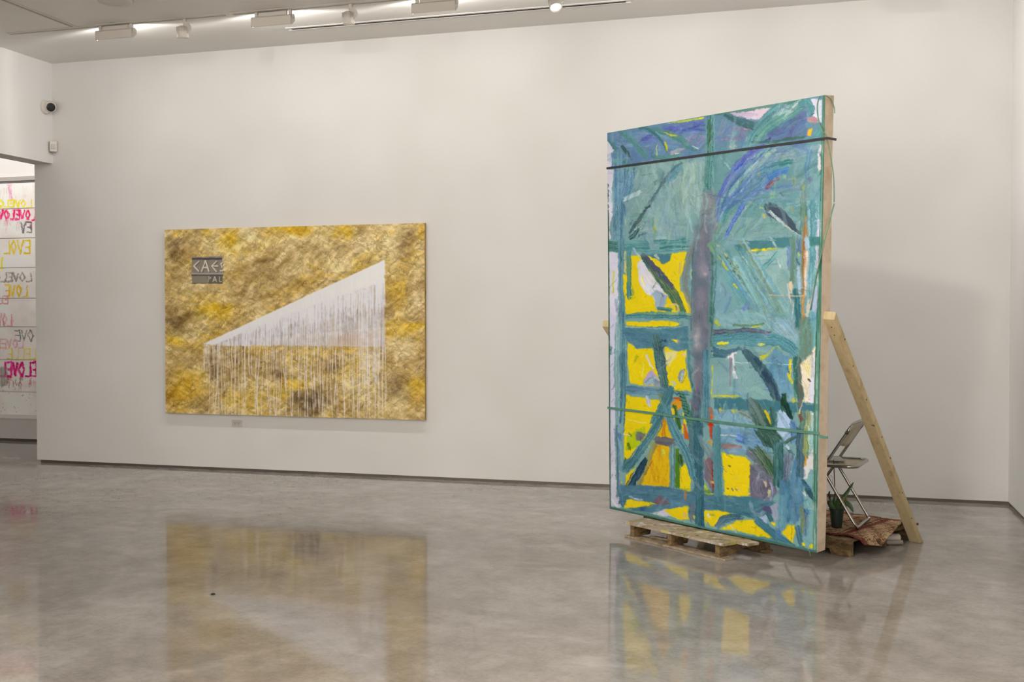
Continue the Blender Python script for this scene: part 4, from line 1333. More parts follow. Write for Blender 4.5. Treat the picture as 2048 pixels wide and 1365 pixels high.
for i in range(44):
    a = RNG.uniform(0, 6.28)
    rx, ry = RNG.uniform(10, 120), RNG.uniform(40, 190)
    pts = [(515 + rx * math.cos(a + q), 610 + ry * math.sin(a + q)) for q in np.linspace(0, RNG.uniform(.5, 1.4), 4)]
    bs(8, pts, RNG.uniform(8, 26), [(76, 72, 96), (132, 130, 146), (150, 150, 160), (96, 90, 112), (112, 116, 130)][RNG.integers(5)], alpha=.75, dry=.45, k=4)
bs(8, [(595, 660), (590, 750)], [30, 34], (196, 194, 110), dry=.4)
bs(8, [(540, 560), (560, 620)], 24, (196, 186, 150), dry=.5)
bs(8, [(600, 580), (630, 680), (590, 800)], 16, (150, 156, 190), dry=.3)
bs(8, [(460, 220), (560, 350), (640, 500)], [110, 140, 90], (78, 112, 84), col2=(100, 118, 100), dry=.2)
bs(8, [(520, -20), (600, 80), (700, 160)], [180, 210, 120], (66, 102, 88), col2=(52, 84, 78), dry=.06)
scumble(8, (480, 0, 740, 160), 26, 130, 8, [(130, 150, 140), (40, 66, 64), (90, 120, 104)], 52, 12, .7)
scumble(8, (420, 250, 660, 520), 30, 90, 12, [(60, 110, 60), (130, 140, 110), (110, 104, 124), (70, 96, 80)], 40, 40, .6)
bs(8, [(690, 130), (690, 400), (680, 620)], [90, 120, 80], (50, 96, 84), col2=(62, 110, 110), dry=.06)
bp(8, [(700, 560), (780, 540), (870, 280), (980, 160), (965, 1010), (780, 1015), (700, 800)], (76, 122, 152), rough=3)
scumble(8, (720, 300, 950, 1000), 50, 220, 30, [(60, 110, 132), (86, 130, 176), (98, 144, 160), (72, 118, 140), (110, 150, 160)], 92, 12, .55)
bs(8, [(800, 280), (790, 420), (780, 550)], [90, 80, 50], (88, 96, 122), dry=.2)
bp(8, [(735, -10), (830, -10), (800, 130), (740, 110)], (162, 188, 212), rough=2)
bs(8, [(860, -10), (860, 150)], [60, 50], (76, 120, 172), dry=.2)
bs(8, [(750, 150), (820, 110), (890, 75)], [30, 40, 20], (58, 98, 84))
bs(8, [(770, 190), (810, 240), (870, 270)], [20, 30, 10], (60, 98, 84))
bs(8, [(780, 185), (810, 220)], [40, 30], (190, 196, 212), dry=.2)
bs(8, [(930, -10), (935, 250), (940, 520)], [80, 80, 70], (60, 106, 112), dry=.1)
bs(8, [(880, 260), (845, 400), (815, 540)], 8, (150, 180, 150))
bs(8, [(1000, -10), (995, 150), (990, 300)], [60, 56, 40], (140, 146, 92), dry=.15)
bs(8, [(1070, -10), (1070, 260)], [100, 80], (132, 172, 174), dry=.1)
bp(8, [(975, 555), (1115, 380), (1118, 1290), (960, 1250), (885, 1050), (965, 850)], (118, 164, 166), rough=2)
bp(8, [(990, 330), (1075, 195), (1112, 270), (1108, 440), (1040, 440), (1010, 530), (970, 540)], (206, 202, 198), rough=2.5)
bs(8, [(985, 290), (985, 400)], 20, (196, 150, 60), dry=.3)
bs(8, [(950, 540), (1020, 660), (1090, 790)], [20, 56, 20], (54, 94, 98), dry=.05)
bs(8, [(970, 680), (1000, 735)], [34, 10], (206, 208, 196))
bs(8, [(1000, 870), (1005, 930)], [60, 60], (76, 116, 168), dry=.1)
bs(8, [(990, 940), (986, 1160)], [14, 8], (64, 104, 140))
bs(8, [(945, 830), (955, 980), (945, 1140)], [30, 50, 40], (112, 128, 92), dry=.25)
bs(8, [(1078, 815), (1090, 890)], 24, (206, 206, 210))
bs(8, [(1098, 1050), (1090, 1240)], [8, 18], (200, 204, 200), dry=.2)
bp(8, [(95, 728), (400, 738), (690, 800), (700, 900), (440, 965), (220, 925), (-10, 872), (-10, 720)], (64, 116, 132), rough=1.8)
scumble(8, (0, 760, 420, 920), 18, 240, 26, [(80, 130, 146), (54, 102, 116), (90, 130, 140)], 8, 10, .5)
bs(8, [(110, 760), (220, 765)], 40, (96, 140, 158), dry=.4)
bs(8, [(385, 780), (410, 900), (480, 930), (545, 880)], [30, 40, 40, 30], (112, 126, 152), dry=.1)
bs(8, [(520, 850), (590, 880), (570, 940)], [60, 60, 30], (96, 90, 124), dry=.15)
bp(8, [(600, 840), (690, 790), (690, 960), (650, 1000)], (146, 154, 172), rough=3)
bp(8, [(470, 955), (575, 935), (555, 1105), (505, 1035)], (152, 168, 194), rough=2)
bs(8, [(740, 720), (740, 900), (720, 1100)], [90, 90, 60], (104, 150, 172), dry=.3)
bs(8, [(590, 920), (620, 1010)], [60, 50], (60, 112, 128))
bp(8, [(-10, 880), (100, 890), (215, 930), (60, 1005), (-10, 1060)], YEL, rough=1.0, var=5)
bs(8, [(20, 1060), (110, 975), (300, 955)], [60, 84, 60], (64, 104, 124), dry=.04)
bs(8, [(440, 970), (560, 1080), (700, 1190), (880, 1290)], [60, 110, 100, 60], (70, 126, 142), col2=(58, 112, 128), dry=.06)
bp(8, [(60, 1085), (250, 1000), (405, 978), (460, 1040), (635, 1188), (450, 1162), (300, 1112), (150, 1094)], YEL, rough=1.0, var=5)
bs(8, [(455, 1030), (450, 1070), (400, 1070)], 6, (120, 110, 20))
bs(8, [(170, 1040), (230, 1120)], 12, (190, 196, 190), dry=.3)
bp(8, [(598, 1010), (665, 1015), (655, 1062)], YEL, rough=.6)
bs(8, [(680, 1080), (700, 1180)], 60, (76, 122, 164), dry=.3)
bp(8, [(795, 1036), (876, 1042), (852, 1236), (770, 1160), (735, 1125)], (214, 190, 8), rough=1.0, var=4)
bs(8, [(834, 1040), (836, 1210)], 6, (110, 110, 20))
bs(8, [(900, 1060), (930, 1200), (960, 1290)], [60, 60, 40], (66, 118, 132), dry=.15)
bs(8, [(-10, 1110), (300, 1165), (620, 1225), (900, 1300), (1115, 1345)], [40, 60, 60, 60, 40], (92, 136, 128), col2=(74, 120, 124), dry=.08)
bp(8, [(952, 1240), (980, 1240), (1000, 1275), (955, 1270)], YEL, rough=.6)
bp(8, [(1030, 1280), (1060, 1240), (1095, 1255), (1060, 1295)], YEL, rough=.6)
# the wing: many loose arcs fanning up and right from the head
for i in range(64):
    f = RNG.random()
    p0 = (1436 + RNG.normal() * 4, 462 - 70 * f + RNG.normal() * 6)
    p2 = (1500 + 105 * f + RNG.normal() * 10, 300 + 70 * (f - .3) ** 2 * 4 + RNG.normal() * 10 + 60 * max(f - .6, 0))
    p1 = (1448 + 50 * f + RNG.normal() * 4, 372 + 36 * f + RNG.normal() * 5)
    if RNG.random() < .35:
        p2 = ((p1[0] + p2[0]) / 2, (p1[1] + p2[1]) / 2 - 4)
    c = [(146, 176, 186), (88, 108, 186), (112, 168, 150), (168, 196, 196), (74, 128, 138), (70, 106, 190), (124, 150, 180), (96, 150, 146)][RNG.integers(8)]
    big.stroke([to_big(p0), to_big(p1), to_big(p2)], [RNG.uniform(1, 3), RNG.uniform(2, 6.5), RNG.uniform(1, 4)], c, alpha=RNG.uniform(.35, .75), dry=.6, k=6, edge=1.5)
for i in range(34):      # pale drags above and beside the head
    x, y = RNG.uniform(1330, 1412), RNG.uniform(330, 470)
    big.stroke([to_big((x, y)), to_big((x + RNG.normal() * 4, y + 20)), to_big((x + RNG.normal() * 6, y + RNG.uniform(30, 60)))], RNG.uniform(1.5, 5), [(160, 188, 186), (150, 182, 160), (140, 172, 186), (112, 150, 150)][RNG.integers(4)], alpha=.5, dry=.6, k=4)
big.stroke(fp((1387, 500), (1383, 580), (1382, 660)), 2.4, (66, 104, 112), alpha=.7, dry=.5)
big.stroke(fp((1430, 470), (1432, 540), (1427, 620), (1421, 690)), 3.4, (70, 116, 106), alpha=.7, dry=.5)
# thin glazes dragged over the greens and blues, leaving the bare yellow alone
for _ in range(620):
    x, y = RNG.uniform(8, 408), RNG.uniform(4, 752)
    c0 = big.c[int(y), int(x)]
    if c0[2] < 95 or (c0[0] > 185 and RNG.random() < .8):
        continue
    a = RNG.choice([1.57, 1.57, 0.05, -.75, .9]) + RNG.normal() * .22
    l = RNG.uniform(10, 46)
    g = [(168, 196, 204), (60, 104, 118), (86, 124, 172), (108, 156, 148), (150, 186, 184), (70, 116, 108), (122, 150, 172), (104, 118, 150)][RNG.integers(8)]
    col = np.array(g) * .6 + c0 * .4
    dx, dy = math.cos(a) * l / 2, math.sin(a) * l / 2
    if big.c[int(np.clip(y + dy, 0, 759)), int(np.clip(x + dx, 0, 419))][2] < 95 or big.c[int(np.clip(y - dy, 0, 759)), int(np.clip(x - dx, 0, 419))][2] < 95:
        continue
    big.stroke([(x - dx, y - dy), (x + RNG.normal() * 2, y + RNG.normal() * 2), (x + dx, y + dy)], RNG.uniform(1.5, 9), col, alpha=RNG.uniform(.25, .6), dry=.65, k=3, edge=1.6)
# wet-in-wet: drag the edges, then rework the surface
big.warp(1.8, 10)
big.rework(2600, 6, 18, 1.4, 3.6, 9, .40, .35)
big.warp(.9, 4)
big.rework(2600, 4, 14, .7, 1.5, 17, .5, .4)
# green line down both edges and along the foot
big.stroke([(1.0, 150), (1.5, 400), (1.0, 759)], 4.0, (66, 100, 84), dry=.1)
big.stroke([(417, 0), (416, 260), (414, 500), (415, 759)], [5, 6, 9, 6], (74, 116, 94), col2=(92, 140, 116), dry=.35)
big.stroke([(0, 757), (419, 758)], 5, (74, 118, 110), dry=.25)
for _ in range(260):   # flicks and scratches all over
    x, y, a, l = RNG.uniform(10, 405), RNG.uniform(5, 750), RNG.uniform(0, 3.14), RNG.uniform(3, 13)
    c = big.c[int(y), int(x)] + RNG.choice([-34, -22, 26, 40])
    big.stroke([(x, y), (x + l * math.cos(a) * .6, y + l * math.sin(a))], RNG.uniform(.8, 1.8), np.clip(c, 20, 235), alpha=.7, k=2)

big.c = np.clip((big.c - 126) * 1.13 + 121, 4, 250)
gry = big.c.mean(2, keepdims=True)
big.c = np.where(big.c[..., 2:3] < 90, big.c, big.c * .86 + gry * .14)
G_BIG = np.array((1.08, 1.13, 1.22))
tp_ = empty('standing_painting', (float((BL + BR)[0] / 2), float((BL + BR)[1] / 2), .12),
            'tall teal, blue and yellow painting standing upright on a pallet', 'painting')
M_PAINT = paint_mat('oil_paint', 0.42, 0.12, 220, 0.4)
big.to_mesh('painted_canvas', TL, TR - TL, BL - TL, NRM, G_BIG, .0006, M_PAINT, tp_)
TH = .088
back = -NRM * TH
g0 = NRM * -.0012
# raw canvas wrapped over the stretcher: four sides and the open back frame
for nm, a, b in (('canvas_side', BR, TR), ('canvas_side', TL, BL), ('canvas_top', TR, TL), ('canvas_foot', BL, BR)):
    k = 14
    mb = MB()
    vs_, fs = [], []
    out = np.cross(b - a, back)
    out /= np.linalg.norm(out)
    for i in range(k + 1):
        p = a + (b - a) * i / k + g0
        sag = 0.004 * math.sin(i * 1.9 + a[0]) if nm == 'canvas_side' else 0
        for j in range(4):
            vs_.append(p + back * j / 3 * (1 + (.05 * math.sin(i * .9) if nm == 'canvas_side' else 0)) - out * sag * math.sin(j / 3 * math.pi))
    for i in range(k):
        for j in range(3):
            q = i * 4 + j
            fs.append((q, q + 1, q + 5, q + 4))
    mb.add(vs_, fs)
    mb.build(nm, M_RAWCANVAS, tp_, smooth=True)
M_PINE = mottled('pine_lumber', [(206, 178, 128), (222, 198, 150), (188, 156, 104)], scale=3, stretch=(2, 2, 14), rough=0.6, bump=.05)
ax_big = [E1, (TL - BL) / np.linalg.norm(TL - BL), NRM]
wv, hv = np.linalg.norm(BR - BL), np.linalg.norm(TL - BL)


def bigpt(u, v, d=0.0):
    return BL + (BR - BL) * u + (TL - BL) * v + NRM * d


for u0, v0, u1, v1 in ((.02, .5, .05, 1), (.98, .5, .05, 1), (.5, .012, .9, .03), (.5, .988, .9, .03), (.5, .5, .9, .03)):
    if v1 == 1:
        MB().box(bigpt(u0, .5, -TH * .55), .06, hv * .99, .05, ax_big).build('stretcher_bar', M_PINE, tp_)
    else:
        MB().box(bigpt(.5, v0 if 0.02 < v0 < .98 else (.014 if v0 < .5 else .986), -TH * .55), wv * .9, .06, .045, ax_big).build('stretcher_bar', M_PINE, tp_)
M_STRAPB = new_mat('black_strap', (38, 38, 40), 0.5)
M_STRAPG = mottled('green_strap', [(78, 128, 112), (92, 146, 128)], scale=20, rough=.55)
M_CORD = mottled('green_cord', [(92, 140, 112), (130, 160, 130)], scale=30, rough=.6)


def on_big(px, d):
    uu, vv = to_big(px)
    return TL + (TR - TL) * uu / (GW - 1) + (BL - TL) * vv / (GH - 1) + NRM * d


def strap(name, pts, width, thick, mat):
    P = catmull(pts, 4)
    mb = MB()
    vs_, fs = [], []
    for i, p in enumerate(P):
        t = P[min(i + 1, len(P) - 1)] - P[max(i - 1, 0)]
        t = t / np.linalg.norm(t)
        n = NRM
        up = np.cross(n, t)
        up /= np.linalg.norm(up)
        n2 = np.cross(t, up)
        for a, b in ((-.5, -.5), (.5, -.5), (.5, .5), (-.5, .5)):
            vs_.append(p + up * width * a + n2 * thick * b)
    for i in range(len(P) - 1):
        for j in range(4):
            l = (j + 1) % 4
            fs.append((i * 4 + j, i * 4 + l, i * 4 + 4 + l, i * 4 + 4 + j))
    fs += [(3, 2, 1, 0), tuple(len(vs_) - 4 + j for j in range(4))]
    mb.add(vs_, fs)
    o = mb.build(name, mat, tp_)
    return o


o = strap('band', [on_big((1214.2, 337), .004), on_big((1330, 321), .006), on_big((1480, 300), .006), on_big((1600, 284), .006), on_big((1648, 277.5), .006),
                   on_big((1648, 277.5), .006) + E1 * .035 - np.array([0, 0, .002]), on_big((1648, 277.5), .006) + E1 * .085 + np.array([.004, 0, -.016])], .0145, .006, M_STRAPB)
o['label'] = 'black band stretched across the top of the canvas'
o = strap('band', [on_big((1216, 816), .004), on_big((1300, 826), .006), on_big((1450, 846), .006), on_big((1600, 863), .006), on_big((1640, 867), .006)], .017, .005, M_STRAPG)
o['label'] = 'thin green band stretched across the lower canvas'
o = strap('band', [on_big((1640, 873), .004), on_big((1640, 874), .004) + E1 * .03, on_big((1640, 874), .004) + E1 * .058], .016, .006, M_STRAPG)
cordp = [(1640, 192.5), (1636, 207), (1635.5, 222), (1639, 244), (1647, 264)]
MB().tube([on_big(p, .006) for p in cordp] + [on_big((1649, 272), 0.0) + E1 * .012, on_big((1652, 320), -.03) + E1 * .016, on_big((1652, 360), -.06) + E1 * .014, on_big((1652, 405), -.07) + E1 * .010], .0035, 7, smooth=4).build('cord', M_CORD, tp_, smooth=True)
MB().tube([on_big((1650.5, 191), .002), on_big((1650.3, 197), -.04) + E1 * .008, on_big((1650, 214), -.082) + E1 * .008, on_big((1650, 226), -.09) + E1 * .006], .003, 7, smooth=4).build('cord', M_CORD, tp_, smooth=True)
MB().tube([on_big((1652, 408), -.072) + E1 * .008, on_big((1649, 440), -.04) + E1 * .010, on_big((1647, 480), .0) + E1 * .006, on_big((1641, 520), .006), on_big((1632, 560), .006), on_big((1622, 620), .005)], .0045, 7, smooth=4).build('cord', M_CORD, tp_, smooth=True)
MB().tube([on_big((1612, 1092), .003), on_big((1622, 1104), .014), on_big((1626, 1108), .03) + np.array([0, 0, -.01])], .0016, 6, smooth=3).build('cord', M_CORD, tp_)

# ------------------------------------------------------------------ the golden painting on the wall
PW = dict(x0=-6.780, x1=-3.828, z0=.594, z1=2.548)
PD = .042
GWw, GHw = 520, 366
gold = Canvas(GWw, GHw, (190, 150, 60))
yw = YB - PD
cw = [np.array([PW['x0'], yw, PW['z1']]), np.array([PW['x1'], yw, PW['z1']]), np.array([PW['x1'], yw, PW['z0']]), np.array([PW['x0'], yw, PW['z0']])]
to_gold = mapper(cw, GWw, GHw)


def rotfbm(h, w, cell, n, ang, sx, sy):
    """streaky noise whose grain runs at ang"""
    D = int(math.hypot(h, w)) + 8
    f = fbm(D, D, cell, n, sy, sx)
    Y, X = np.mgrid[0:h, 0:w].astype(float)
    X -= w / 2
    Y -= h / 2
    ca, sa = math.cos(ang), math.sin(ang)
    U = X * ca + Y * sa + D / 2
    V = -X * sa + Y * ca + D / 2
    return f[np.clip(V, 0, D - 1).astype(int), np.clip(U, 0, D - 1).astype(int)]


big1 = rotfbm(GHw, GWw, 44, 4, -.55, 1.25, .9)
big2 = rotfbm(GHw, GWw, 36, 4, -.35, 1.4, .9)
fine = rotfbm(GHw, GWw, 7, 3, -.6, 2.6, .7)
fine2 = rotfbm(GHw, GWw, 5, 2, .5, 2.6, .8)


def nrmz(a):
    return (a - a.mean()) / a.std()


b1, b2, f1, f2 = map(nrmz, (big1, big2, fine, fine2))
YEG = np.array((204, 164, 52.))
PAL = np.array((212, 190, 136.))
OCH = np.array((174, 142, 82.))
BRN = np.array((122, 96, 54.))


def sm(x, a, b):
    t = np.clip((x - a) / (b - a), 0, 1)
    return t * t * (3 - 2 * t)


k1 = sm(b1 + f1 * .6, -1.1, 1.4)[..., None]
k2 = .85 * sm(b2 + f2 * .5, .2, 1.8)[..., None]
img = OCH * (1 - k1) + PAL * k1
img = img * (1 - k2) + YEG * k2
k3 = sm(-b1 * .7 - b2 * .6 + f1 * .4, .9, 2.0)[..., None]
img = img * (1 - k3 * .75) + BRN * k3 * .75
gold.c[:] = img * .52 + np.array((196, 167, 102.)) * .48


def gsoft(p, rx, ry, col, al):
    x, y = to_gold(p)
    gold.soft((x, y), rx, ry, col, al)


_D, _Y, _P = (108, 84, 48), (208, 164, 22), (218, 198, 146)
for p, rx, ry, c, al in [((352, 500), 22, 26, _D, .75), ((349, 641), 24, 22, _D, .75), ((372, 628), 30, 10, _D, .5), ((423, 744), 16, 22, _D, .75), ((420, 728), 10, 20, _D, .5), ((618, 806), 34, 26, (84, 66, 40), .7), ((596, 800), 40, 22, _D, .5), ((640, 800), 26, 24, _D, .45), ((551, 739), 22, 14, _D, .6), ((570, 752), 40, 10, _D, .4),
                         ((659, 735), 36, 16, _D, .6), ((801, 774), 40, 18, _D, .65), ((830, 800), 24, 12, _D, .5), ((821, 469), 14, 20, _D, .6), ((806, 490), 12, 18, _D, .5), ((536, 543), 56, 18, (150, 122, 70), .6), ((580, 570), 50, 14, (146, 116, 62), .55), ((624, 505), 44, 14, (150, 120, 66), .5), ((500, 590), 40, 14, (150, 122, 70), .45),
                         ((462, 484), 16, 24, _Y, .8), ((580, 464), 40, 9, _Y, .85), ((600, 470), 20, 6, (196, 150, 16), .7), ((683, 464), 20, 9, _Y, .7), ((408, 474), 14, 8, _Y, .6), ((350, 466), 10, 8, _Y, .7), ((425, 626), 44, 13, _Y, .85), ((450, 615), 30, 8, _Y, .6), ((349, 682), 16, 12, _Y, .8), ((365, 772), 36, 34, (196, 148, 18), .75), ((345, 790), 14, 20, (164, 116, 16), .6), ((585, 769), 26, 14, _Y, .7), ((560, 790), 20, 16, _Y, .5), ((791, 582), 18, 28, _Y, .6),
                         ((826, 656), 34, 10, _Y, .85), ((800, 672), 24, 8, _Y, .6), ((836, 774), 18, 20, _Y, .75), ((840, 800), 14, 12, (180, 130, 16), .6), ((480, 800), 30, 14, _Y, .45), ((520, 700), 60, 8, (206, 166, 60), .5), ((680, 700), 60, 8, (206, 160, 50), .5), ((845, 460), 8, 10, _Y, .6),
                         ((500, 474), 22, 12, _P, .6), ((732, 499), 50, 18, _P, .55), ((550, 484), 34, 12, _P, .5), ((831, 602), 22, 22, _P, .55), ((374, 577), 34, 22, _P, .5), ((728, 774), 40, 24, _P, .5), ((806, 705), 24, 22, _P, .5), ((770, 480), 24, 12, _P, .5), ((410, 560), 30, 20, _P, .4), ((500, 770), 30, 20, _P, .35), ((440, 580), 26, 16, _P, .35)]:
    gsoft(p, rx, ry, c, al)
gold.warp(13, 34)
gold.c += (f1 * 10 + f2 * 9)[..., None]
gold.warp(2.2, 9)
for _ in range(4600):       # swirled scratches
    x, y = RNG.uniform(0, GWw), RNG.uniform(0, GHw)
    a = -.6 + RNG.normal() * .7
    l = RNG.uniform(4, 16)
    cv = RNG.normal() * 3
    dark = RNG.random() < .6
    base = gold.c[min(int(y), GHw - 1), min(int(x), GWw - 1)]
    c = base * np.array((.66, .62, .56)) if dark else np.minimum(base * 1.12 + 12, 236)
    gold.stroke([(x, y), (x + l * .5 * math.cos(a) - cv * math.sin(a), y + l * .5 * math.sin(a) + cv * math.cos(a)), (x + l * math.cos(a), y + l * math.sin(a))],
                RNG.uniform(.7, 1.7), c, alpha=.55, dry=.2, k=2, var=6)
# white wedge, lilac panel below it and the runs of paint
P = lambda *q: [to_gold(p) for p in q]
A0, A1, A2, A3 = (408, 688), (769, 521), (770, 694), (408, 692)
gold.poly(P((470, 662), (640, 590), (769, 545), (770, 694), (410, 690)), (190, 184, 190), rough=1.0, alpha=.72, var=12)
for _ in range(260):        # cloudy grey and lilac patches
    px = RNG.uniform(470, 768)
    top = 688 - (px - 408) * .4626
    py = RNG.uniform(min(top + 40, 688), 692)
    x, y = to_gold((px, py))
    gold.stroke([(x, y - RNG.uniform(4, 12)), (x + RNG.normal(), y)], RNG.uniform(2, 7), [(200, 196, 204), (172, 168, 178), (214, 210, 214), (160, 148, 140), (190, 186, 200)][RNG.integers(5)], alpha=.5, dry=.3, k=2)
gold.poly(P((655, 690), (668, 670), (740, 668), (760, 692)), (190, 150, 110), rough=3, alpha=.4, var=10)
for _ in range(80):
    px = RNG.normal(705, 26)
    py = RNG.uniform(585, 640)
    if px > 766:
        continue
    x, y = to_gold((px, py))
    gold.stroke([(x, y - RNG.uniform(3, 12)), (x, y)], RNG.uniform(.8, 2), (104, 98, 88), alpha=.5, k=2)
gold.poly(P((420, 688), (769, 530), (770, 566), (700, 586), (600, 622), (500, 660), (420, 690)), (226, 221, 217), rough=4, alpha=.98, var=3)
gold.poly(P((407, 688), (769, 520), (770.5, 548), (600, 616), (430, 690)), (226, 221, 217), rough=.5, alpha=.98, var=3)
for i in range(420):        # the lower edge of the white breaks up
    px = RNG.uniform(420, 769)
    dd = (px - 408) * .4626
    x, y = to_gold((px, 688 - dd + dd * .22))
    x2, y2 = to_gold((px + RNG.normal() * .6, min(688 - dd + dd * RNG.uniform(.30, .62), 690)))
    gold.stroke([(x, y), (x2, y2)], RNG.uniform(1.4, 3.2), (222, 217, 214), alpha=.75, dry=.35, k=2, var=5)
for i in range(230):        # runs inside the wedge
    px = RNG.uniform(412, 770)
    top = 688 - (px - 408) * .4626
    x, y = to_gold((px, top + 4))
    x2, y2 = to_gold((px + RNG.normal() * .8, min(top + RNG.uniform(30, 130), 692)))
    gold.stroke([(x, y), ((x + x2) / 2, (y + y2) / 2), (x2, y2)], RNG.uniform(.9, 2.0), (222, 217, 216), alpha=.85, dry=.15, k=2, var=3)
px = 408
while px < 772:             # long runs to the foot of the canvas
    top = 690
    end = RNG.choice([RNG.uniform(720, 790), 836, 836, 815], p=[.3, .35, .2, .15])
    y = top
    pts = [to_gold((px, 688 - max(px - 408, 0) * .4626 * .2))]
    x_ = px
    while y < end:
        pts.append(to_gold((x_, y)))
        y += RNG.uniform(14, 34)
        x_ += RNG.normal() * 1.0 + (RNG.normal() * 2.2 if RNG.random() < .15 else 0)
    pts.append(to_gold((x_, end)))
    gold.stroke(pts, RNG.uniform(1.0, 2.0), (226, 214, 202), alpha=RNG.uniform(.6, .98), dry=.12, k=3, var=4)
    px += RNG.uniform(1.6, 6.0)
for _ in range(34):
    px = RNG.uniform(715, 771)
    x, y = to_gold((px, RNG.uniform(560, 640)))
    x2, y2 = to_gold((px + RNG.normal(), RNG.uniform(680, 790)))
    gold.stroke([(x, y), (x2, y2)], 1.2, (222, 216, 212), alpha=.8, k=2, var=3)
for _ in range(30):
    px = RNG.uniform(408, 440)
    x, y = to_gold((px, 690))
    x2, y2 = to_gold((px + RNG.normal(), RNG.uniform(700, 740)))
    gold.stroke([(x, y), (x2, y2)], 1.3, (222, 212, 200), alpha=.6, k=2, var=3)
# the small sign pasted top left
gold.poly(P((383.5, 515.5), (444.5, 514.5), (445.5, 567), (384, 567.5)), (128, 119, 100), rough=.1, var=5, soft=.8)
Sg = lambda *q: [to_gold((370 + x / 16.06, 500 + y / 16.06)) for x, y in q]
gold.stroke(Sg((225, 232), (1195, 222)), 1.6, (140, 124, 112), dry=0, var=2)
gold.stroke(Sg((225, 290), (1200, 285)), 4.2, (72, 66, 74), dry=0, var=3)
gold.stroke(Sg((225, 765), (1215, 765)), 3.2, (158, 149, 138), dry=0, var=3)
gold.stroke(Sg((225, 818), (1210, 822)), 3.4, (80, 70, 72), dry=0, var=3)
gold.stroke(Sg((225, 1078), (1200, 1078)), 2.0, (88, 72, 56), dry=0, var=3)
gold.poly(Sg((700, 850), (1205, 850), (1200, 1070), (740, 1070)), (92, 84, 68), rough=.3, alpha=.8)
letters = [[(450, 365), (285, 520), (440, 690)], [(535, 690), (655, 350), (770, 690)], [(575, 570), (725, 570)], [(1010, 370), (855, 520), (1005, 690)], [(880, 518), (1045, 520)], [(1195, 420), (1150, 450), (1190, 560)], [(1140, 672), (1210, 672)]]
small = [[(745, 1030), (755, 860), (825, 900), (760, 950)], [(895, 1020), (955, 865), (1015, 1030)], [(925, 975), (990, 975)], [(1110, 870), (1110, 1020), (1170, 1020)]]


def seg(cv, pts, w, col, al=1.0, off=(0, 0)):
    for a, b in zip(pts[:-1], pts[1:]):
        q = [(p[0] + off[0], p[1] + off[1]) for p in Sg(a, b)]
        cv.stroke(q, w, col, alpha=al, dry=0, var=2, k=2)


for l in letters:
    seg(gold, l, 3.0, (84, 74, 66), .8, (1.6, 1.4))
for l in letters:
    seg(gold, l, 2.7, (206, 195, 178))
for l in small:
    seg(gold, l, 1.8, (190, 180, 164))
gt = empty('wall_painting', ((PW['x0'] + PW['x1']) / 2, YB, PW['z0']), 'wide golden ochre painting with a white dripping wedge, hung on the wall', 'painting')
M_PAINT2 = paint_mat('gold_paint', 0.5, 0.15, 180, 0.35)
gold.to_mesh('painted_canvas', cw[0], cw[1] - cw[0], cw[3] - cw[0], np.array([0, -1.0, 0]), np.array((1.20, 1.27, 1.42)), .0005, M_PAINT2, gt)
M_EDGE = mottled('painted_canvas_edge', [(120, 92, 54), (176, 140, 70), (150, 124, 92)], scale=9, rough=.7)
e = .002
for (a0, a1, c0, c1) in ((PW['x0'], PW['x0'] + .02, PW['z0'], PW['z1']), (PW['x1'] - .02, PW['x1'], PW['z0'], PW['z1']), (PW['x0'] + .02, PW['x1'] - .02, PW['z0'], PW['z0'] + .02), (PW['x0'] + .02, PW['x1'] - .02, PW['z1'] - .02, PW['z1'])):
    box_obj('canvas_edge', a0, a1, yw + e, YB - .004, c0, c1, M_EDGE, gt)

# ------------------------------------------------------------------ the lettered sheets in the room beyond
LX0, LX1, LZ0, LZ1 = -11.70, -9.40, .345, 3.384
ylv = YFAR - .012
GWl, GHl = 300, 460
love = Canvas(GWl, GHl, (232, 226, 222))
cl = [np.array([LX0, ylv, LZ1]), np.array([LX1, ylv, LZ1]), np.array([LX1, ylv, LZ0]), np.array([LX0, ylv, LZ0])]
to_love = mapper(cl, GWl, GHl)
T6_, T7_ = (0, 350, 5.46), (0, 590, 5.25)


def ls(tl, pts, w, col, **kw):
    q = [to_love((tl[0] + x / tl[2], tl[1] + y / tl[2])) for x, y in pts]
    kw.setdefault('dry', .2)
    love.stroke(q, w * 1.3, col, k=4, **kw)


love.c += (nrmz(fbm(GHl, GWl, 40, 4)) * 5)[..., None]
MAG, YLW, GRY, PNK, BLK = (226, 36, 110), (236, 216, 60), (120, 116, 112), (214, 150, 156), (66, 70, 76)
GLYPH = {'L': [[(0, 0), (0, 1), (.8, 1)]], 'O': [[(.4, 0), (0, .5), (.4, 1), (.8, .5), (.4, 0)]], 'V': [[(0, 0), (.4, 1), (.8, 0)]], 'E': [[(.8, 0), (0, 0), (0, 1), (.8, 1)], [(0, .5), (.6, .5)]]}


def word(tl, txt, xr, y0, w, h, sw, col, **kw):
    """mirrored lettering: first letter at the right, running left from xr"""
    for i, ch in enumerate(txt):
        for s in GLYPH[ch]:
            pts = [(xr - (i + x) * w + random.uniform(-3, 3), y0 + y * h + random.uniform(-4, 4)) for x, y in s]
            for a, b in zip(pts[:-1], pts[1:]):
                ls(tl, [a, b], sw, col, **kw)


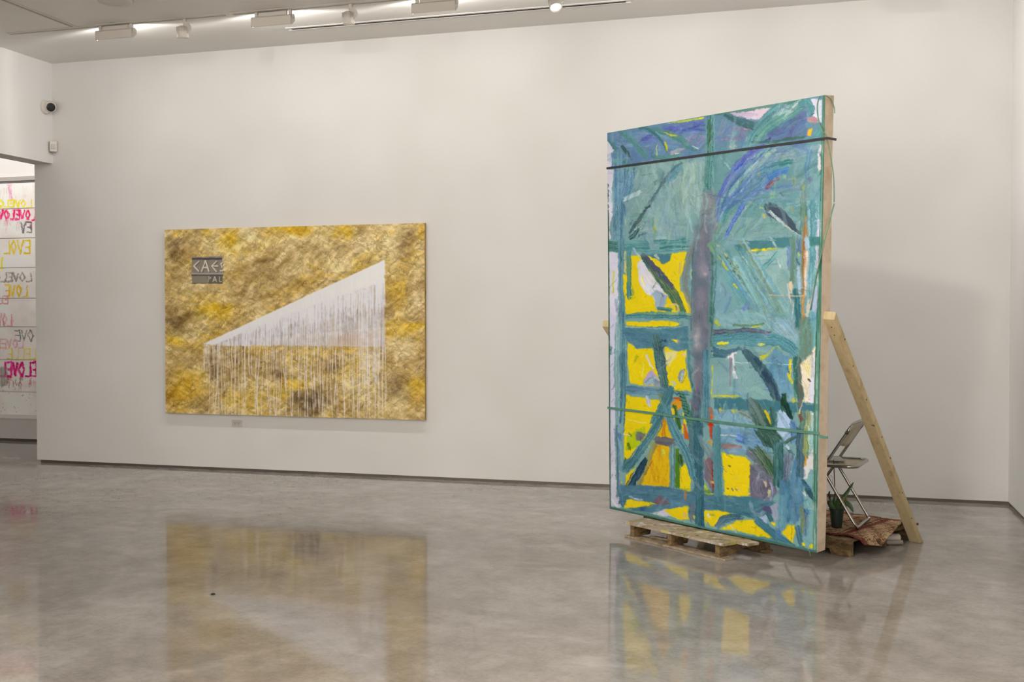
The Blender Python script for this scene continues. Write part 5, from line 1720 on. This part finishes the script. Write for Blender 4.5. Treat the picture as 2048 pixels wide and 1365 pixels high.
for i in range(60):
    x, y = random.uniform(-200, 380), random.uniform(60, 500)
    ls(T6_, [(x, y), (x + random.uniform(-4, 4), y + random.uniform(40, 220))], random.uniform(.6, 1.4), random.choice([(214, 190, 196), (222, 200, 204), (206, 196, 186)]), alpha=.6)
for i in range(14):
    ls(T6_, [(95 + random.gauss(0, 14), random.uniform(70, 120)), (110 + random.gauss(0, 14), random.uniform(180, 300))], 1.2, (222, 160, 190), alpha=.6)
word(T6_, 'LOVELO', 345, 280, 62, 76, 2.6, YLW)
word(T6_, 'LOVELOVELO', 385, 380, 58, 110, 3.2, MAG)
word(T6_, 'EV', 340, 520, 60, 110, 2.6, BLK, alpha=.8)
for i in range(26):
    x = random.uniform(-120, 380)
    ls(T6_, [(x, 495), (x + random.uniform(-3, 3), 495 + random.uniform(30, 150))], 1.0, (206, 120, 150), alpha=.5)
word(T6_, 'EVOL', 325, 720, 74, 140, 2.6, (228, 196, 40))
word(T6_, 'LO', 20, 900, 66, 120, 3.0, (238, 222, 30))
word(T6_, 'LOVELO', 340, 1075, 68, 90, 2.4, GRY, alpha=.65)
word(T6_, 'LOVE', 300, 1205, 66, 130, 2.8, (226, 190, 50))
word(T7_, 'EL', 85, 20, 60, 70, 2.4, PNK)
word(T7_, 'LOVE', 125, 205, 54, 120, 2.6, PNK)
word(T7_, 'OVE', 350, 375, 70, 110, 1.6, BLK, alpha=.8)
word(T7_, 'LOVELO', 245, 470, 60, 90, 2.6, (218, 170, 176), alpha=.8)
word(T7_, 'LELLE', 378, 570, 62, 110, 2.2, (226, 206, 70))
word(T7_, 'ELOVELO', 385, 710, 66, 150, 3.6, (214, 20, 120))
for i in range(60):
    x = random.uniform(-200, 380)
    y = random.uniform(860, 960)
    ls(T7_, [(x, y), (x + random.uniform(-3, 3), y + random.uniform(10, 80))], random.uniform(.8, 1.8), random.choice([(120, 112, 108), (170, 90, 90), (150, 140, 132), (190, 60, 90)]), alpha=.6)
for i in range(30):
    x, y = random.uniform(-300, 385), random.uniform(1010, 1230)
    ls(T7_, [(x, y), (x + 2, y + 2)], random.uniform(.8, 2.0), (96, 90, 90), alpha=.7)
for i in range(14):
    x = random.uniform(0, 70)
    ls(T7_, [(x, 760 + random.uniform(-10, 30)), (x + 8, 960)], 2.0, (150, 146, 140), alpha=.5)
love.warp(1.6, 6)
love.rework(900, 4, 12, 1, 2.4, 7, .5)
lt = empty('lettered_painting', ((LX0 + LX1) / 2, YFAR, LZ0), 'white wall of sheets with mirrored pink and yellow lettering, seen through the opening', 'painting')
M_SHEET = paint_mat('lettered_sheet', 0.6, 0.05, 120, 0.2)
seams_px = [361, 418, 477, 537, 598, 655, 721, 785, 831]
rows = [int(round(to_love((40, y))[1])) for y in seams_px]
rows[0], rows[-1] = 0, GHl
for i in range(8):
    r0, r1 = max(rows[i], 0), min(rows[i + 1], GHl)
    z_of = lambda r: LZ1 + (LZ0 - LZ1) * r / (GHl - 1)
    ztop, zbot = z_of(r0), z_of(r1 - 1) + .004
    yy = ylv - .0015 * (i % 2)
    love.to_mesh('sheet', np.array([LX0, yy, ztop]), np.array([LX1 - LX0, 0, 0]), np.array([0, 0, zbot - ztop]), np.array([0, -1., 0]), 1.16, .0, M_SHEET, lt, rows=(r0, r1))
    box_obj('sheet_backing', LX0, LX1, yy + .0008, YFAR - .001, zbot, ztop, M_WHITE_RAIL, lt)
struct(box_obj('trim_1', -12.4, XE - .02, YFAR - .045, YFAR - .001, 3.388, 3.44, M_GREYRAIL))
ldg = MB().box((-10.43, YFAR - .035, .312), 3.94, .068, .018)
ldg.box((-10.43, YFAR - .066, .322), 3.94, .008, .038)
struct(ldg.build('trim_2', M_WHITE_RAIL))
# ------------------------------------------------------------------ pallets
DECK = .120
DECKL = .1145
M_PALLET = mottled('pallet_wood', [(112, 90, 58), (136, 112, 76), (92, 72, 46), (122, 100, 66)], scale=5, stretch=(3, 3, 6), rough=.75, bump=.25, bscale=60)
M_PALLET_OLD = mottled('paint_spattered_pallet_wood', [(112, 92, 66), (142, 122, 94), (166, 152, 132), (126, 106, 78)], scale=9, stretch=(1.5, 1.5, 1), rough=.75, bump=.3, bscale=50)


def spatter_mat():
    m = mottled('paint_smeared_deck', [(124, 104, 76), (154, 134, 104), (178, 164, 144), (140, 120, 92)], scale=9, rough=.7, bump=.3, bscale=50)
    b = bsdf(m)
    src = b.inputs['Base Color'].links[0].from_socket
    tc = N(m, 'ShaderNodeTexCoord')
    for sc_, lo, hi, colr, seed in ((7.0, .55, .62, (206, 186, 40), 3.0), (9.0, .54, .60, (206, 208, 212), 9.0), (8.0, .58, .64, (84, 116, 96), 17.0), (16.0, .60, .64, (60, 56, 54), 23.0)):
        n = N(m, 'ShaderNodeTexNoise', noise_dimensions='4D')
        n.inputs['Scale'].default_value = sc_
        n.inputs['Detail'].default_value = 8
        n.inputs['Roughness'].default_value = .7
        n.inputs['W'].default_value = seed
        L(m, tc.outputs['Object'], n.inputs['Vector'])
        r = N(m, 'ShaderNodeMapRange')
        r.inputs['From Min'].default_value = lo
        r.inputs['From Max'].default_value = hi
        r.inputs['To Max'].default_value = .85
        L(m, n.outputs['Fac'], r.inputs['Value'])
        x = N(m, 'ShaderNodeMix', data_type='RGBA')
        L(m, r.outputs[0], x.inputs[0])
        L(m, src, x.inputs[6])
        x.inputs[7].default_value = rgba(colr)
        src = x.outputs[2]
    L(m, src, b.inputs['Base Color'])
    return m


M_SPATTER = spatter_mat()


def rough_board(c, ax, lx, ly, lz, seed, ragged=.006):
    """plank with slightly ragged long edges"""
    rg = np.random.default_rng(seed)
    k = 14
    A = np.asarray(ax, float)
    top, bot = [], []
    for i in range(k + 1):
        f = i / k - .5
        top.append((f * lx + (rg.normal() * .002 if 0 < i < k else 0), -ly / 2 + rg.uniform(0, ragged)))
    for i in range(k + 1):
        f = .5 - i / k
        bot.append((f * lx, ly / 2 - rg.uniform(0, ragged)))
    pts = [np.asarray(c) + A[0] * x + A[1] * y - A[2] * lz / 2 for x, y in top + bot]
    return MB().prism(pts, A[2] * lz)


def stringer(p0, direction, length, thick_dir, z0, z1, notches, t=.038):
    """side profile with fork notches swept across its thickness"""
    p0 = np.asarray(p0, float)
    dv = np.asarray(direction, float)
    prof = [(0, z0)]
    for a, b in notches:
        prof += [(a, z0), (a + .012, z0 + .034), (b - .012, z0 + .034), (b, z0)]
    prof += [(length, z0), (length, z1), (0, z1)]
    poly = [np.array([p0[0] + dv[0] * s, p0[1] + dv[1] * s, z]) for s, z in prof]
    return MB().prism(poly, np.asarray(thick_dir, float) * t)


P0 = np.array([-1.415, 7.815, 0])
pd = np.array([.788, -.616, 0])
pn = np.array([.616, .788, 0])
zz = np.array([0, 0, 1.0])


def lp(d_, n_, z=0.0):
    return P0 + pd * d_ + pn * n_ + zz * z


pl = empty('wooden_pallet', tuple(lp(.48, .25)), 'paint-smeared wooden pallet jutting out in front of the standing painting', 'pallet', 'wooden pallets')
for i, s in enumerate((.045, .43, .885)):
    stringer(lp(s, .012), pn, .50, pd, .0165, DECKL - .0175, [(.16, .37)], .040).build('stringer', M_PALLET, pl, bevel=.002)
o = rough_board(lp(.478, .062, DECKL - .008), [pd, pn, zz], .98, .125, .018, 3).build('deck_board', M_SPATTER, pl)
o['label'] = 'paint-smeared front board'
rough_board(lp(.515, .186, DECKL - .008), [pd, pn, zz], 1.10, .112, .017, 4).build('deck_board', M_SPATTER, pl)
rough_board(lp(.44, .310, DECKL - .008), [pd, pn, zz], 1.06, .100, .016, 5).build('deck_board', M_PALLET, pl)
rough_board(lp(.48, .450, DECKL - .008), [pd, pn, zz], .98, .100, .016, 6).build('deck_board', M_PALLET, pl)
rough_board(lp(.485, .050, .0085), [pd, pn, zz], .99, .105, .014, 7, .010).build('bottom_board', M_PALLET_OLD, pl)
rough_board(lp(.485, .455, .0085), [pd, pn, zz], .96, .085, .014, 8).build('bottom_board', M_PALLET, pl)
# a loose block and a splinter lie inside the pallet
ob = MB().box(lp(.335, .20, .0575), .085, .06, .082, [pd, pn, zz]).build('spacer_block', M_PALLET, pl, bevel=.002)
MB().prism([lp(.17, .085, .017), lp(.34, .11, .017), lp(.34, .14, .017), lp(.22, .125, .017)], (0, 0, .012)).build('loose_board', M_PALLET_OLD, pl)

Q = np.array([.167, 7.572, 0])
m_ = np.array([.53, .848, 0])
s_ = np.array([-.848, .53, 0])


def rp(a, b, z=0.0):
    return Q + m_ * a + s_ * b + zz * z


pr = empty('wooden_pallet', tuple(rp(.42, .45)), 'plain wooden pallet behind the standing painting, partly under the rug', 'pallet', 'wooden pallets')
for a in (0.0, .44, .82):
    stringer(rp(a, .012), s_, .95, m_, .001, DECK - .017, [(.15, .36), (.60, .81)], .038).build('stringer', M_PALLET, pr, bevel=.002)
bpos = [(.014, .085), (.112, .075), (.20, .085), (.315, .085), (.43, .085), (.545, .085), (.66, .085), (.775, .085), (.88, .075)]
for i, (b, w_) in enumerate(bpos):
    rough_board(rp(.43 + (.010 if i % 2 else 0) - (.012 if i == 0 else 0), b + w_ / 2 - .012, DECK - .0085), [m_, s_, zz], .95 + (.02 if i == 0 else 0), w_, .017, 20 + i).build('deck_board', M_PALLET, pr)

# ------------------------------------------------------------------ lumber braces
M_2X4 = mottled('new_pine_stud', [(190, 168, 126), (203, 184, 144), (172, 148, 106)], scale=2.6, stretch=(6, 6, 1.2), rough=.6, bump=.05)
M_KNOT = new_mat('pine_knot', (86, 58, 32), .6)
M_NAIL = new_mat('screw_head', (60, 58, 56), .4, .8)


def brace(top, foot, side, label):
    top, foot = np.asarray(top, float), np.asarray(foot, float)
    dv = foot - top
    ln = np.linalg.norm(dv)
    dv /= ln
    w = E1 * side
    w = w - dv * (w @ dv)
    w /= np.linalg.norm(w)
    t = np.cross(dv, w)
    t /= np.linalg.norm(t)
    if t[1] < 0:
        t = -t
    root = empty('lumber_brace', tuple(foot), label, 'wood stud', 'lumber braces')
    W_, T_ = .082, .040
    a = [top + w * (sx * W_ / 2) + t * (sy * T_ / 2) for sx, sy in ((-1, -1), (1, -1), (1, 1), (-1, 1))]
    b = []
    for sx, sy in ((-1, -1), (1, -1), (1, 1), (-1, 1)):
        p = foot + w * (sx * W_ / 2) + t * (sy * T_ / 2)
        b.append(p + dv * ((.0015 - p[2]) / dv[2]))     # foot cut flat to the floor
    a[0] = a[0] + dv * .03
    a[1] = a[1] + dv * .03
    mb = MB()
    mb.add(a + b, [(0, 1, 2, 3), (7, 6, 5, 4), (0, 4, 5, 1), (1, 5, 6, 2), (2, 6, 7, 3), (3, 7, 4, 0)])
    st = mb.build('stud', M_2X4, root, bevel=.003)
    rg = np.random.default_rng(5)
    for k in range(7):
        f = .08 + .13 * k + rg.uniform(-.03, .03)
        c = top + dv * ln * f + w * (W_ / 2 + .0006) * 1 + t * rg.uniform(-.010, .010)
        A = [dv, t, w]
        MB().lathe(c - w * .001, [(.0075 * rg.uniform(.6, 1.1), 0), (.006, .0012)], A, 10).build('knot', M_KNOT, st)
    c = top + dv * ln * .44 - t * (T_ / 2 + .001) + w * .028
    MB().box(c, .022, .006, .003, [w, dv, t]).build('knot', M_KNOT, st)
    for k in (0.03, .06):
        c = top + dv * (ln * k + .03) - t * (T_ / 2 + .0005)
        MB().lathe(c, [(.005, 0), (.004, -.0015)], [w, dv, t], 10).build('screw', M_NAIL, st)
    return root


NB = -NRM
NB = NB / np.linalg.norm(NB)
side_r = bigpt(1.0, .513)
foot_r = np.array([.621, 8.232, 0])
top_r = side_r + E1 * .046 + np.array([.573, .82, 0]) * .012 + np.array([0, 0, .065])
brace(top_r, foot_r, 1, 'pale pine stud slanting from the standing painting to the floor beside the chair')
side_l = bigpt(0.0, .497)
top_l = side_l - E1 * .046 + np.array([.573, .82, 0]) * .012 + np.array([0, 0, .03])
foot_l = side_l - E1 * .046 + np.array([.573, .82, 0]) * 1.36
foot_l[2] = 0
brace(top_l, foot_l, 1, 'pale pine stud whose tip peeks out at the left edge of the standing painting')

# ------------------------------------------------------------------ rug
RW, RH = 150, 120       # along a (away from the viewer) and b
rug = Canvas(RW, RH, (118, 66, 50))
A_ = np.linspace(.035, .815, RW)[None, :] * np.ones((RH, 1))
BRT = np.where(A_ < .2, -.135 + (.2 - A_) * .25, -.135 + (A_ - .2) * .31)     # free right edge of the rug
B_ = BRT + (.78 - BRT) * np.linspace(0, 1, RH)[:, None]
pat = fbm(RH, RW, 7, 3)
pat2 = fbm(RH, RW, 4, 2)
motif = np.sin(A_ * 150 + 3 * np.sin(B_ * 60)) * np.sin(B_ * 150 + 3 * np.sin(A_ * 60))
col = np.zeros((RH, RW, 3))
RED, CRM, DRK, TAN = np.array((108, 52, 44.)), np.array((182, 160, 126.)), np.array((62, 50, 42.)), np.array((142, 114, 84.))
mt_ = sm(motif + (pat - .5) * 1.6, -.15, .35)[..., None]
col[:] = RED * .22 + TAN * .78
col = col * (1 - mt_) + (CRM * .75 + TAN * .25) * mt_
dk = sm(-motif + (pat2 - .5) * 2, .45, .8)[..., None]
col = col * (1 - dk * .8) + DRK * dk * .8
for a0, a1, c in ((.0, .062, RED), (.062, .07, DRK), (.775, .82, RED)):
    mk = ((A_ > a0) & (A_ < a1))[..., None]
    col = np.where(mk, c * .85 + col * .15, col)
for b0, b1, c in ((.085, .130, RED), (.150, .160, DRK), (.30, .325, RED), (.50, .54, RED)):
    bb = B_ - .10 * (A_ - .1)
    mk = ((bb > b0) & (bb < b1))[..., None]
    col = np.where(mk, c * .8 + col * .2, col)
rug.c[:] = col + (RNG.random((RH, RW, 1)) - .5) * 40
Z = np.full((RH, RW), DECK + .010)
lump = fbm(RH, RW, 34, 2)
Z += (lump - .5) * .012
over = np.clip(-(B_ + .048), 0, 1)                      # hangs over the right end of the pallet
front_w = np.clip((.50 - A_) / .30, 0, 1)
drop = over * .85 * front_w
Z -= drop
lift = np.clip((A_ - .42) / .38, 0, 1) ** 1.4 * np.clip((.10 - B_) / .22, 0, 1)
Z += lift * .070                                       # curls up against the brace
Z += .006 * np.sin(B_ * 30) * np.clip((.12 - A_) / .1, 0, 1)
Z = np.where(drop <= 0, np.maximum(Z, DECK + .006), Z)
Bx = B_ + over * .62 * front_w
Ax = A_ + .010 * np.sin(B_ * 22) + drop * .5
ro = empty('oriental_rug', tuple(rp(.4, .3, DECK)), 'worn red and brown patterned rug spread over the pallet under the chair', 'rug')
M_RUG = paint_mat('rug_pile', .95, .5, 160, .05)
ob = rug.to_mesh('pile', np.zeros(3) + base_of(ro), np.array([1., 0, 0]), np.array([0, 1., 0]), zz, 1.0, 0, M_RUG, ro)
co = (Q[None, None] + m_ * Ax[..., None] + s_ * Bx[..., None] + zz * Z[..., None]).reshape(-1, 3) - base_of(ro)
ob.data.vertices.foreach_set('co', co.astype(np.float32).ravel())
ob.data.update()
sol = ob.modifiers.new('thickness', 'SOLIDIFY')
sol.thickness = .007
sol.offset = 0
edge = [base_of(ro) + co.reshape(RH, RW, 3)[i, 0] for i in range(0, RH, 3)]
MB().tube(edge, .005, 7).build('binding', new_mat('rug_binding', (92, 36, 32), .95), ro, smooth=True)

# ------------------------------------------------------------------ folding chair
CO = np.array([.205, 7.795, DECK + .0205])
cw_ = np.array([.211, .977, 0])
cf = np.array([-.977, .211, 0])


def cp(u, v, z):
    return CO + cw_ * u + cf * v + zz * z


ch = empty('folding_chair', tuple(cp(.235, .22, 0)), 'chrome folding chair with clear plastic seat and back, standing on the rug', 'chair')
CWD = .50
R_ = .011


def rounded_u(u0, u1, f_end, f_bar, r):
    """U path: down one side, rounded corners, along the bar, up the other side"""
    return None


def back_at(z):            # slanting back frame: v as a function of height
    return .505 - .64 * z


def rear_at(z):
    return .60 * z


def leg_pts(fn, zs, u):
    return [cp(u, fn(z), z) for z in zs]


pb = leg_pts(back_at, [.43, .3, .18, .06], 0.0) + [cp(0.004, back_at(.022), .022), cp(.03, back_at(.012), .012), cp(CWD / 2, back_at(.012), .012), cp(CWD - .03, back_at(.012), .012), cp(CWD - .004, back_at(.022), .022)] + leg_pts(back_at, [.06, .18, .3, .43], CWD)
MB().tube(pb, R_, 12, smooth=4).build('leg_frame', M_CHROME, ch, smooth=True)
pt = leg_pts(back_at, [.43, .52, .60, .68], 0.0) + [cp(.006, back_at(.715), .715), cp(.05, back_at(.735), .735), cp(CWD / 2, back_at(.742) - .012, .742), cp(CWD - .05, back_at(.735), .735), cp(CWD - .006, back_at(.715), .715)] + leg_pts(back_at, [.68, .60, .52, .43], CWD)
MB().tube(pt, R_, 12, smooth=4).build('back_frame', M_CHROME, ch, smooth=True)
pc = leg_pts(rear_at, [.42, .3, .18, .06], .028) + [cp(.032, rear_at(.024), .024), cp(.058, rear_at(.012), .012), cp(CWD / 2, rear_at(.012), .012), cp(CWD - .058, rear_at(.012), .012), cp(CWD - .032, rear_at(.024), .024)] + leg_pts(rear_at, [.06, .18, .3, .42], CWD - .028)
MB().tube(pc, R_, 12, smooth=4).build('leg_frame', M_CHROME, ch, smooth=True)
for u in (.012, CWD - .012):
    MB().lathe(cp(u - .012, .242, .422), [(.024, 0), (.026, .004), (.026, .020), (.024, .024)], [cf, zz, cw_], 20).build('pivot_disc', M_CHROME, ch, smooth=False)


def rrect(u0, u1, v0, v1, r, z, n=6):
    pts = []
    for (cu, cv, a0) in ((u1 - r, v1 - r, 0), (u0 + r, v1 - r, 90), (u0 + r, v0 + r, 180), (u1 - r, v0 + r, 270)):
        for k in range(n + 1):
            a = math.radians(a0 + 90 * k / n)
            pts.append((cu + r * math.cos(a), cv + r * math.sin(a), z))
    return pts


ZS = .435
seat = rrect(.02, CWD - .02, .015, .43, .06, ZS)
MB().tube([cp(*p) for p in seat], .0125, 10, closed=True).build('seat_frame', M_CHROME, ch, smooth=True)


def acrylic(name, tint, rough=.15, alpha=.55):
    m = bpy.data.materials.new(name)
    m.use_nodes = True
    nt = m.node_tree
    b = nt.nodes['Principled BSDF']
    b.inputs['Base Color'].default_value = rgba(tint)
    b.inputs['Roughness'].default_value = rough
    tr = nt.nodes.new('ShaderNodeBsdfTransparent')
    tr.inputs[0].default_value = rgba((232, 226, 212))
    mx = nt.nodes.new('ShaderNodeMixShader')
    mx.inputs[0].default_value = alpha
    nt.links.new(tr.outputs[0], mx.inputs[1])
    nt.links.new(b.outputs[0], mx.inputs[2])
    nt.links.new(mx.outputs[0], nt.nodes['Material Output'].inputs['Surface'])
    return m


M_ACRYL = acrylic('clear_smoked_acrylic', (196, 182, 152))
inner = rrect(.030, CWD - .030, .025, .42, .052, ZS - .004)
MB().prism([cp(*p) for p in inner], (0, 0, .006)).build('seat', M_ACRYL, ch)
# back panel, bowed, cut low in a curve
mb = MB()
vs_, fs = [], []
nu, nv = 14, 7
for i in range(nu + 1):
    u = .006 + (CWD - .012) * i / nu
    s = math.sin(math.pi * i / nu)
    for j in range(nv + 1):
        z0_ = .585 - .025 * s
        z1_ = .735
        z = z0_ + (z1_ - z0_) * j / nv
        vs_.append(cp(u, back_at(z) - .022 * s, z))
for i in range(nu):
    for j in range(nv):
        q = i * (nv + 1) + j
        fs.append((q, q + 1, q + nv + 2, q + nv + 1))
mb.add(vs_, fs)
bk = mb.build('backrest', M_ACRYL, ch, smooth=True)
so = bk.modifiers.new('thickness', 'SOLIDIFY')
so.thickness = .006
for u in (.0, CWD):
    MB().tube([cp(u, back_at(.665), .665), cp(u, back_at(.71), .71)], .0135, 12).build('corner_cap', M_CHROME, ch, smooth=True)
for u in (.05, CWD - .05):
    MB().lathe(cp(u, 0.006, .012), [(.0145, -.012), (.0145, .012)], [zz, cf, cw_], 12).build('foot_cap', M_CHROME, ch)

# a folded sheet lies on the seat
sh = MB().prism([cp(.20, .12, ZS + .0125), cp(.40, .20, ZS + .0125), cp(.36, .42, ZS + .0125), cp(.14, .37, ZS + .0125)], (0, 0, .006))
tag(sh.build('folded_paper', new_mat('grey_paper', (150, 146, 146), .7)), 'grey folded sheet lying on the clear chair seat', 'paper')

# ------------------------------------------------------------------ potted plant
PX = np.array([.070, 7.905, DECK + .0200])
pt_ = empty('potted_plant', tuple(PX), 'small leafy plant in a dark green pot on the rug', 'plant')
M_POT = new_mat('dark_green_plastic', (26, 44, 36), .45)
MB().lathe(PX, [(.036, 0), (.048, .118), (.052, .118), (.053, .132), (.047, .132), (.044, .11)], None, 30).build('pot', M_POT, pt_, smooth=False)
MB().lathe(PX, [(.0455, .112), (.0455, .116)], None, 24).build('soil', mottled('potting_bark', [(50, 36, 26), (86, 64, 46)], scale=60, rough=.95), pt_)
M_LEAF = mottled('green_leaf', [(58, 84, 48), (88, 114, 68)], scale=20, rough=.45)
M_LEAF2 = mottled('yellow_green_leaf', [(104, 116, 60), (134, 140, 84)], scale=20, rough=.45)
M_DRY = mottled('dry_leaf', [(60, 40, 28), (92, 66, 44)], scale=20, rough=.8)


def leaf(path, width, mat, fold=.3):
    P = catmull([PX + np.asarray(p, float) for p in path], 5)
    n = len(P)
    vs_, fs = [], []
    for i, p in enumerate(P):
        t = P[min(i + 1, n - 1)] - P[max(i - 1, 0)]
        t = t / np.linalg.norm(t)
        sd = np.cross(t, np.array([-.3, -.9, .35]))
        sd /= np.linalg.norm(sd)
        nn = np.cross(sd, t)
        f = i / (n - 1)
        w = width * (math.sin(math.pi * (f * .86 + .14)) ** .7) * .5 + .0008
        vs_ += [p - sd * w + nn * w * fold, p, p + sd * w + nn * w * fold]
    for i in range(n - 1):
        a = i * 3
        fs += [(a, a + 1, a + 4, a + 3), (a + 1, a + 2, a + 5, a + 4)]
    mb = MB()
    mb.add(vs_, fs)
    o = mb.build('leaf', mat, pt_, smooth=True)
    s = o.modifiers.new('thickness', 'SOLIDIFY')
    s.thickness = .0016
    return o


leaf([(.005, 0, .11), (.035, .01, .19), (.075, .02, .25), (.112, .03, .315)], .026, M_LEAF)
leaf([(.005, -.01, .11), (.005, -.015, .17), (.02, -.02, .235)], .030, M_LEAF)
leaf([(.01, 0, .11), (.03, 0, .17), (.048, 0, .215)], .034, M_LEAF2)
leaf([(.01, -.01, .11), (.05, -.01, .165), (.085, -.02, .16), (.110, -.03, .115)], .036, M_LEAF)
leaf([(.01, .0, .11), (.04, .01, .150), (.062, .01, .195), (.068, .012, .20)], .040, M_LEAF2)
leaf([(-.01, 0, .11), (-.02, 0, .17), (-.012, 0, .215)], .024, M_LEAF)
leaf([(-.005, -.01, .11), (-.035, -.01, .15), (-.044, -.01, .205)], .026, M_LEAF)
leaf([(-.015, 0, .11), (-.045, 0, .15), (-.062, 0, .185)], .024, M_DRY)
leaf([(-.015, 0, .11), (-.035, 0, .16), (-.052, 0, .225), (-.046, 0, .25)], .014, M_DRY)
leaf([(.02, 0, .11), (.0, 0, .16), (.012, 0, .20)], .030, mottled('pale_leaf', [(196, 190, 150), (214, 208, 170)], scale=10, rough=.5))
MB().tube([PX + np.array(p) for p in ((-.012, .01, .10), (-.014, .012, .25), (-.020, .012, .40), (-.024, .012, .47))], .0035, 7, smooth=3).build('stem', M_DRY, pt_, smooth=True)
MB().tube([PX + np.array(p) for p in ((-.012, .01, .27), (-.03, .01, .31), (-.026, .01, .345), (-.045, .01, .36))], .0012, 6, smooth=4).build('tendril', M_DRY, pt_, smooth=True)

# a thin stick lies on the far side of the rug
stk = MB().tube([rp(.66, .40, DECK + .026), rp(.72, .30, DECK + .028)], .006, 8)
tag(stk.build('wooden_stick', M_2X4, smooth=True), 'short thin wooden stick lying on the rug behind the chair', 'stick')

# white padded roll on the floor under the pallet corner
wr = empty('foam_roll', tuple(rp(.66, .10)), 'white rounded roll tucked under the pallet next to the brace', 'roll')
c0, c1 = rp(.56, .16, .034), rp(.70, .035, .034)
rr_ = .030
ax_ = (c1 - c0) / np.linalg.norm(c1 - c0)
MB().tube([c0, c0 + ax_ * .02, c0 + (c1 - c0) * .5, c1 - ax_ * .02, c1 - ax_ * .008, c1], [rr_, rr_, rr_, rr_, rr_ * .9, rr_ * .5], 16, smooth=2).build('roll', new_mat('white_foam', (226, 218, 206), .6), wr, smooth=True)
MB().tube([rp(.50, .10, .018), rp(.63, -.02, .018)], .0165, 12).build('floor_reflection', new_mat('grey_reflection', (168, 160, 150), .55), wr, smooth=True)  # grey tube standing in for the pale reflection on the floor

# ------------------------------------------------------------------ small things on the walls
sc_ = empty('security_camera', (XL, 9.985, 3.935), 'white dome camera with a black lens, high in the left corner', 'camera')
cd = np.array([.75, -.62, -.22])
cd /= np.linalg.norm(cd)
c_ = np.array([XL + .052, 10.000, 3.915])
a0 = np.cross(cd, zz)
a0 /= np.linalg.norm(a0)
Ac = [a0, np.cross(cd, a0), cd]
MB().lathe((XL + .001, 9.985, 3.912), [(.078, 0), (.078, .016), (.070, .034)], [(0, 1, 0), (0, 0, 1), (1, 0, 0)], 36).build('mount', M_WHITE, sc_, smooth=False)
prof = [(.066 * math.cos(a), .066 * math.sin(a)) for a in np.linspace(-1.2, .82, 16)]
MB().lathe(c_, prof, Ac, 36).build('ball', M_WHITE, sc_, smooth=True)
lz = MB().lathe(c_, [(.046, .046), (.046, .0515), (.036, .055)], Ac, 32)
lz = lz.build('lens', M_BLACK, sc_, smooth=False)
MB().lathe(c_, [(.014, .054), (.014, .0565), (.009, .058)], Ac, 20).build('iris', new_mat('dark_glass', (30, 40, 56), .1), lz)

ms = empty('motion_sensor', (XL + .03, YB - .03, 3.49), 'small white box sensor in the left corner above the opening', 'sensor')
v1, v2 = np.array([.7071, .7071, 0]), np.array([.7071, -.7071, 0])
cen = np.array([XL + .040, YB - .040, 3.494])
MB().box(cen, .075, .05, .115, [v1, v2, zz]).build('body', M_WHITE, ms, bevel=.008)
MB().box(cen + v2 * .027 + zz * -.006, .045, .008, .055, [v1, v2, zz]).build('window', new_mat('sensor_window', (198, 192, 184), .35), ms, bevel=.003)
MB().lathe(cen - zz * .057, [(.030, -.010), (.034, 0)], None, 20).build('lower_lens', new_mat('sensor_lens', (170, 162, 152), .3), ms)

ot = empty('wall_outlet', (-5.947, YB, .50), 'white double socket plate on the wall below the golden painting', 'outlet')
M_PLATE = new_mat('outlet_plate', (206, 200, 194), .4)
box_obj('plate', -6.007, -5.887, YB - .006, YB - .0005, .465, .537, M_PLATE, ot, bevel=.002)
for x in (-5.968, -5.926):
    sk = MB().lathe((x, YB - .0065, .501), [(.0175, 0), (.0165, .002)], [(1, 0, 0), (0, 0, 1), (0, -1, 0)], 20).build('socket', M_PLATE, ot)
    for dx, dz in ((-.006, .005), (.006, .005), (0, -.008)):
        box_obj('slot', x + dx - .0016, x + dx + .0016, YB - .0093, YB - .0083, .501 + dz - .004, .501 + dz + .004, M_DARK, sk)

# a speck of dirt on the floor
sp = MB().lathe((-3.41, 5.515, .0), [(.010, .0008), (.012, .004), (.006, .009)], [(1.2, .3, 0), (-.2, .8, 0), (0, 0, 1)], 9)
tag(sp.build('floor_crumb', M_DARK, smooth=True), 'tiny black crumb on the floor in front of the golden painting', 'crumb')
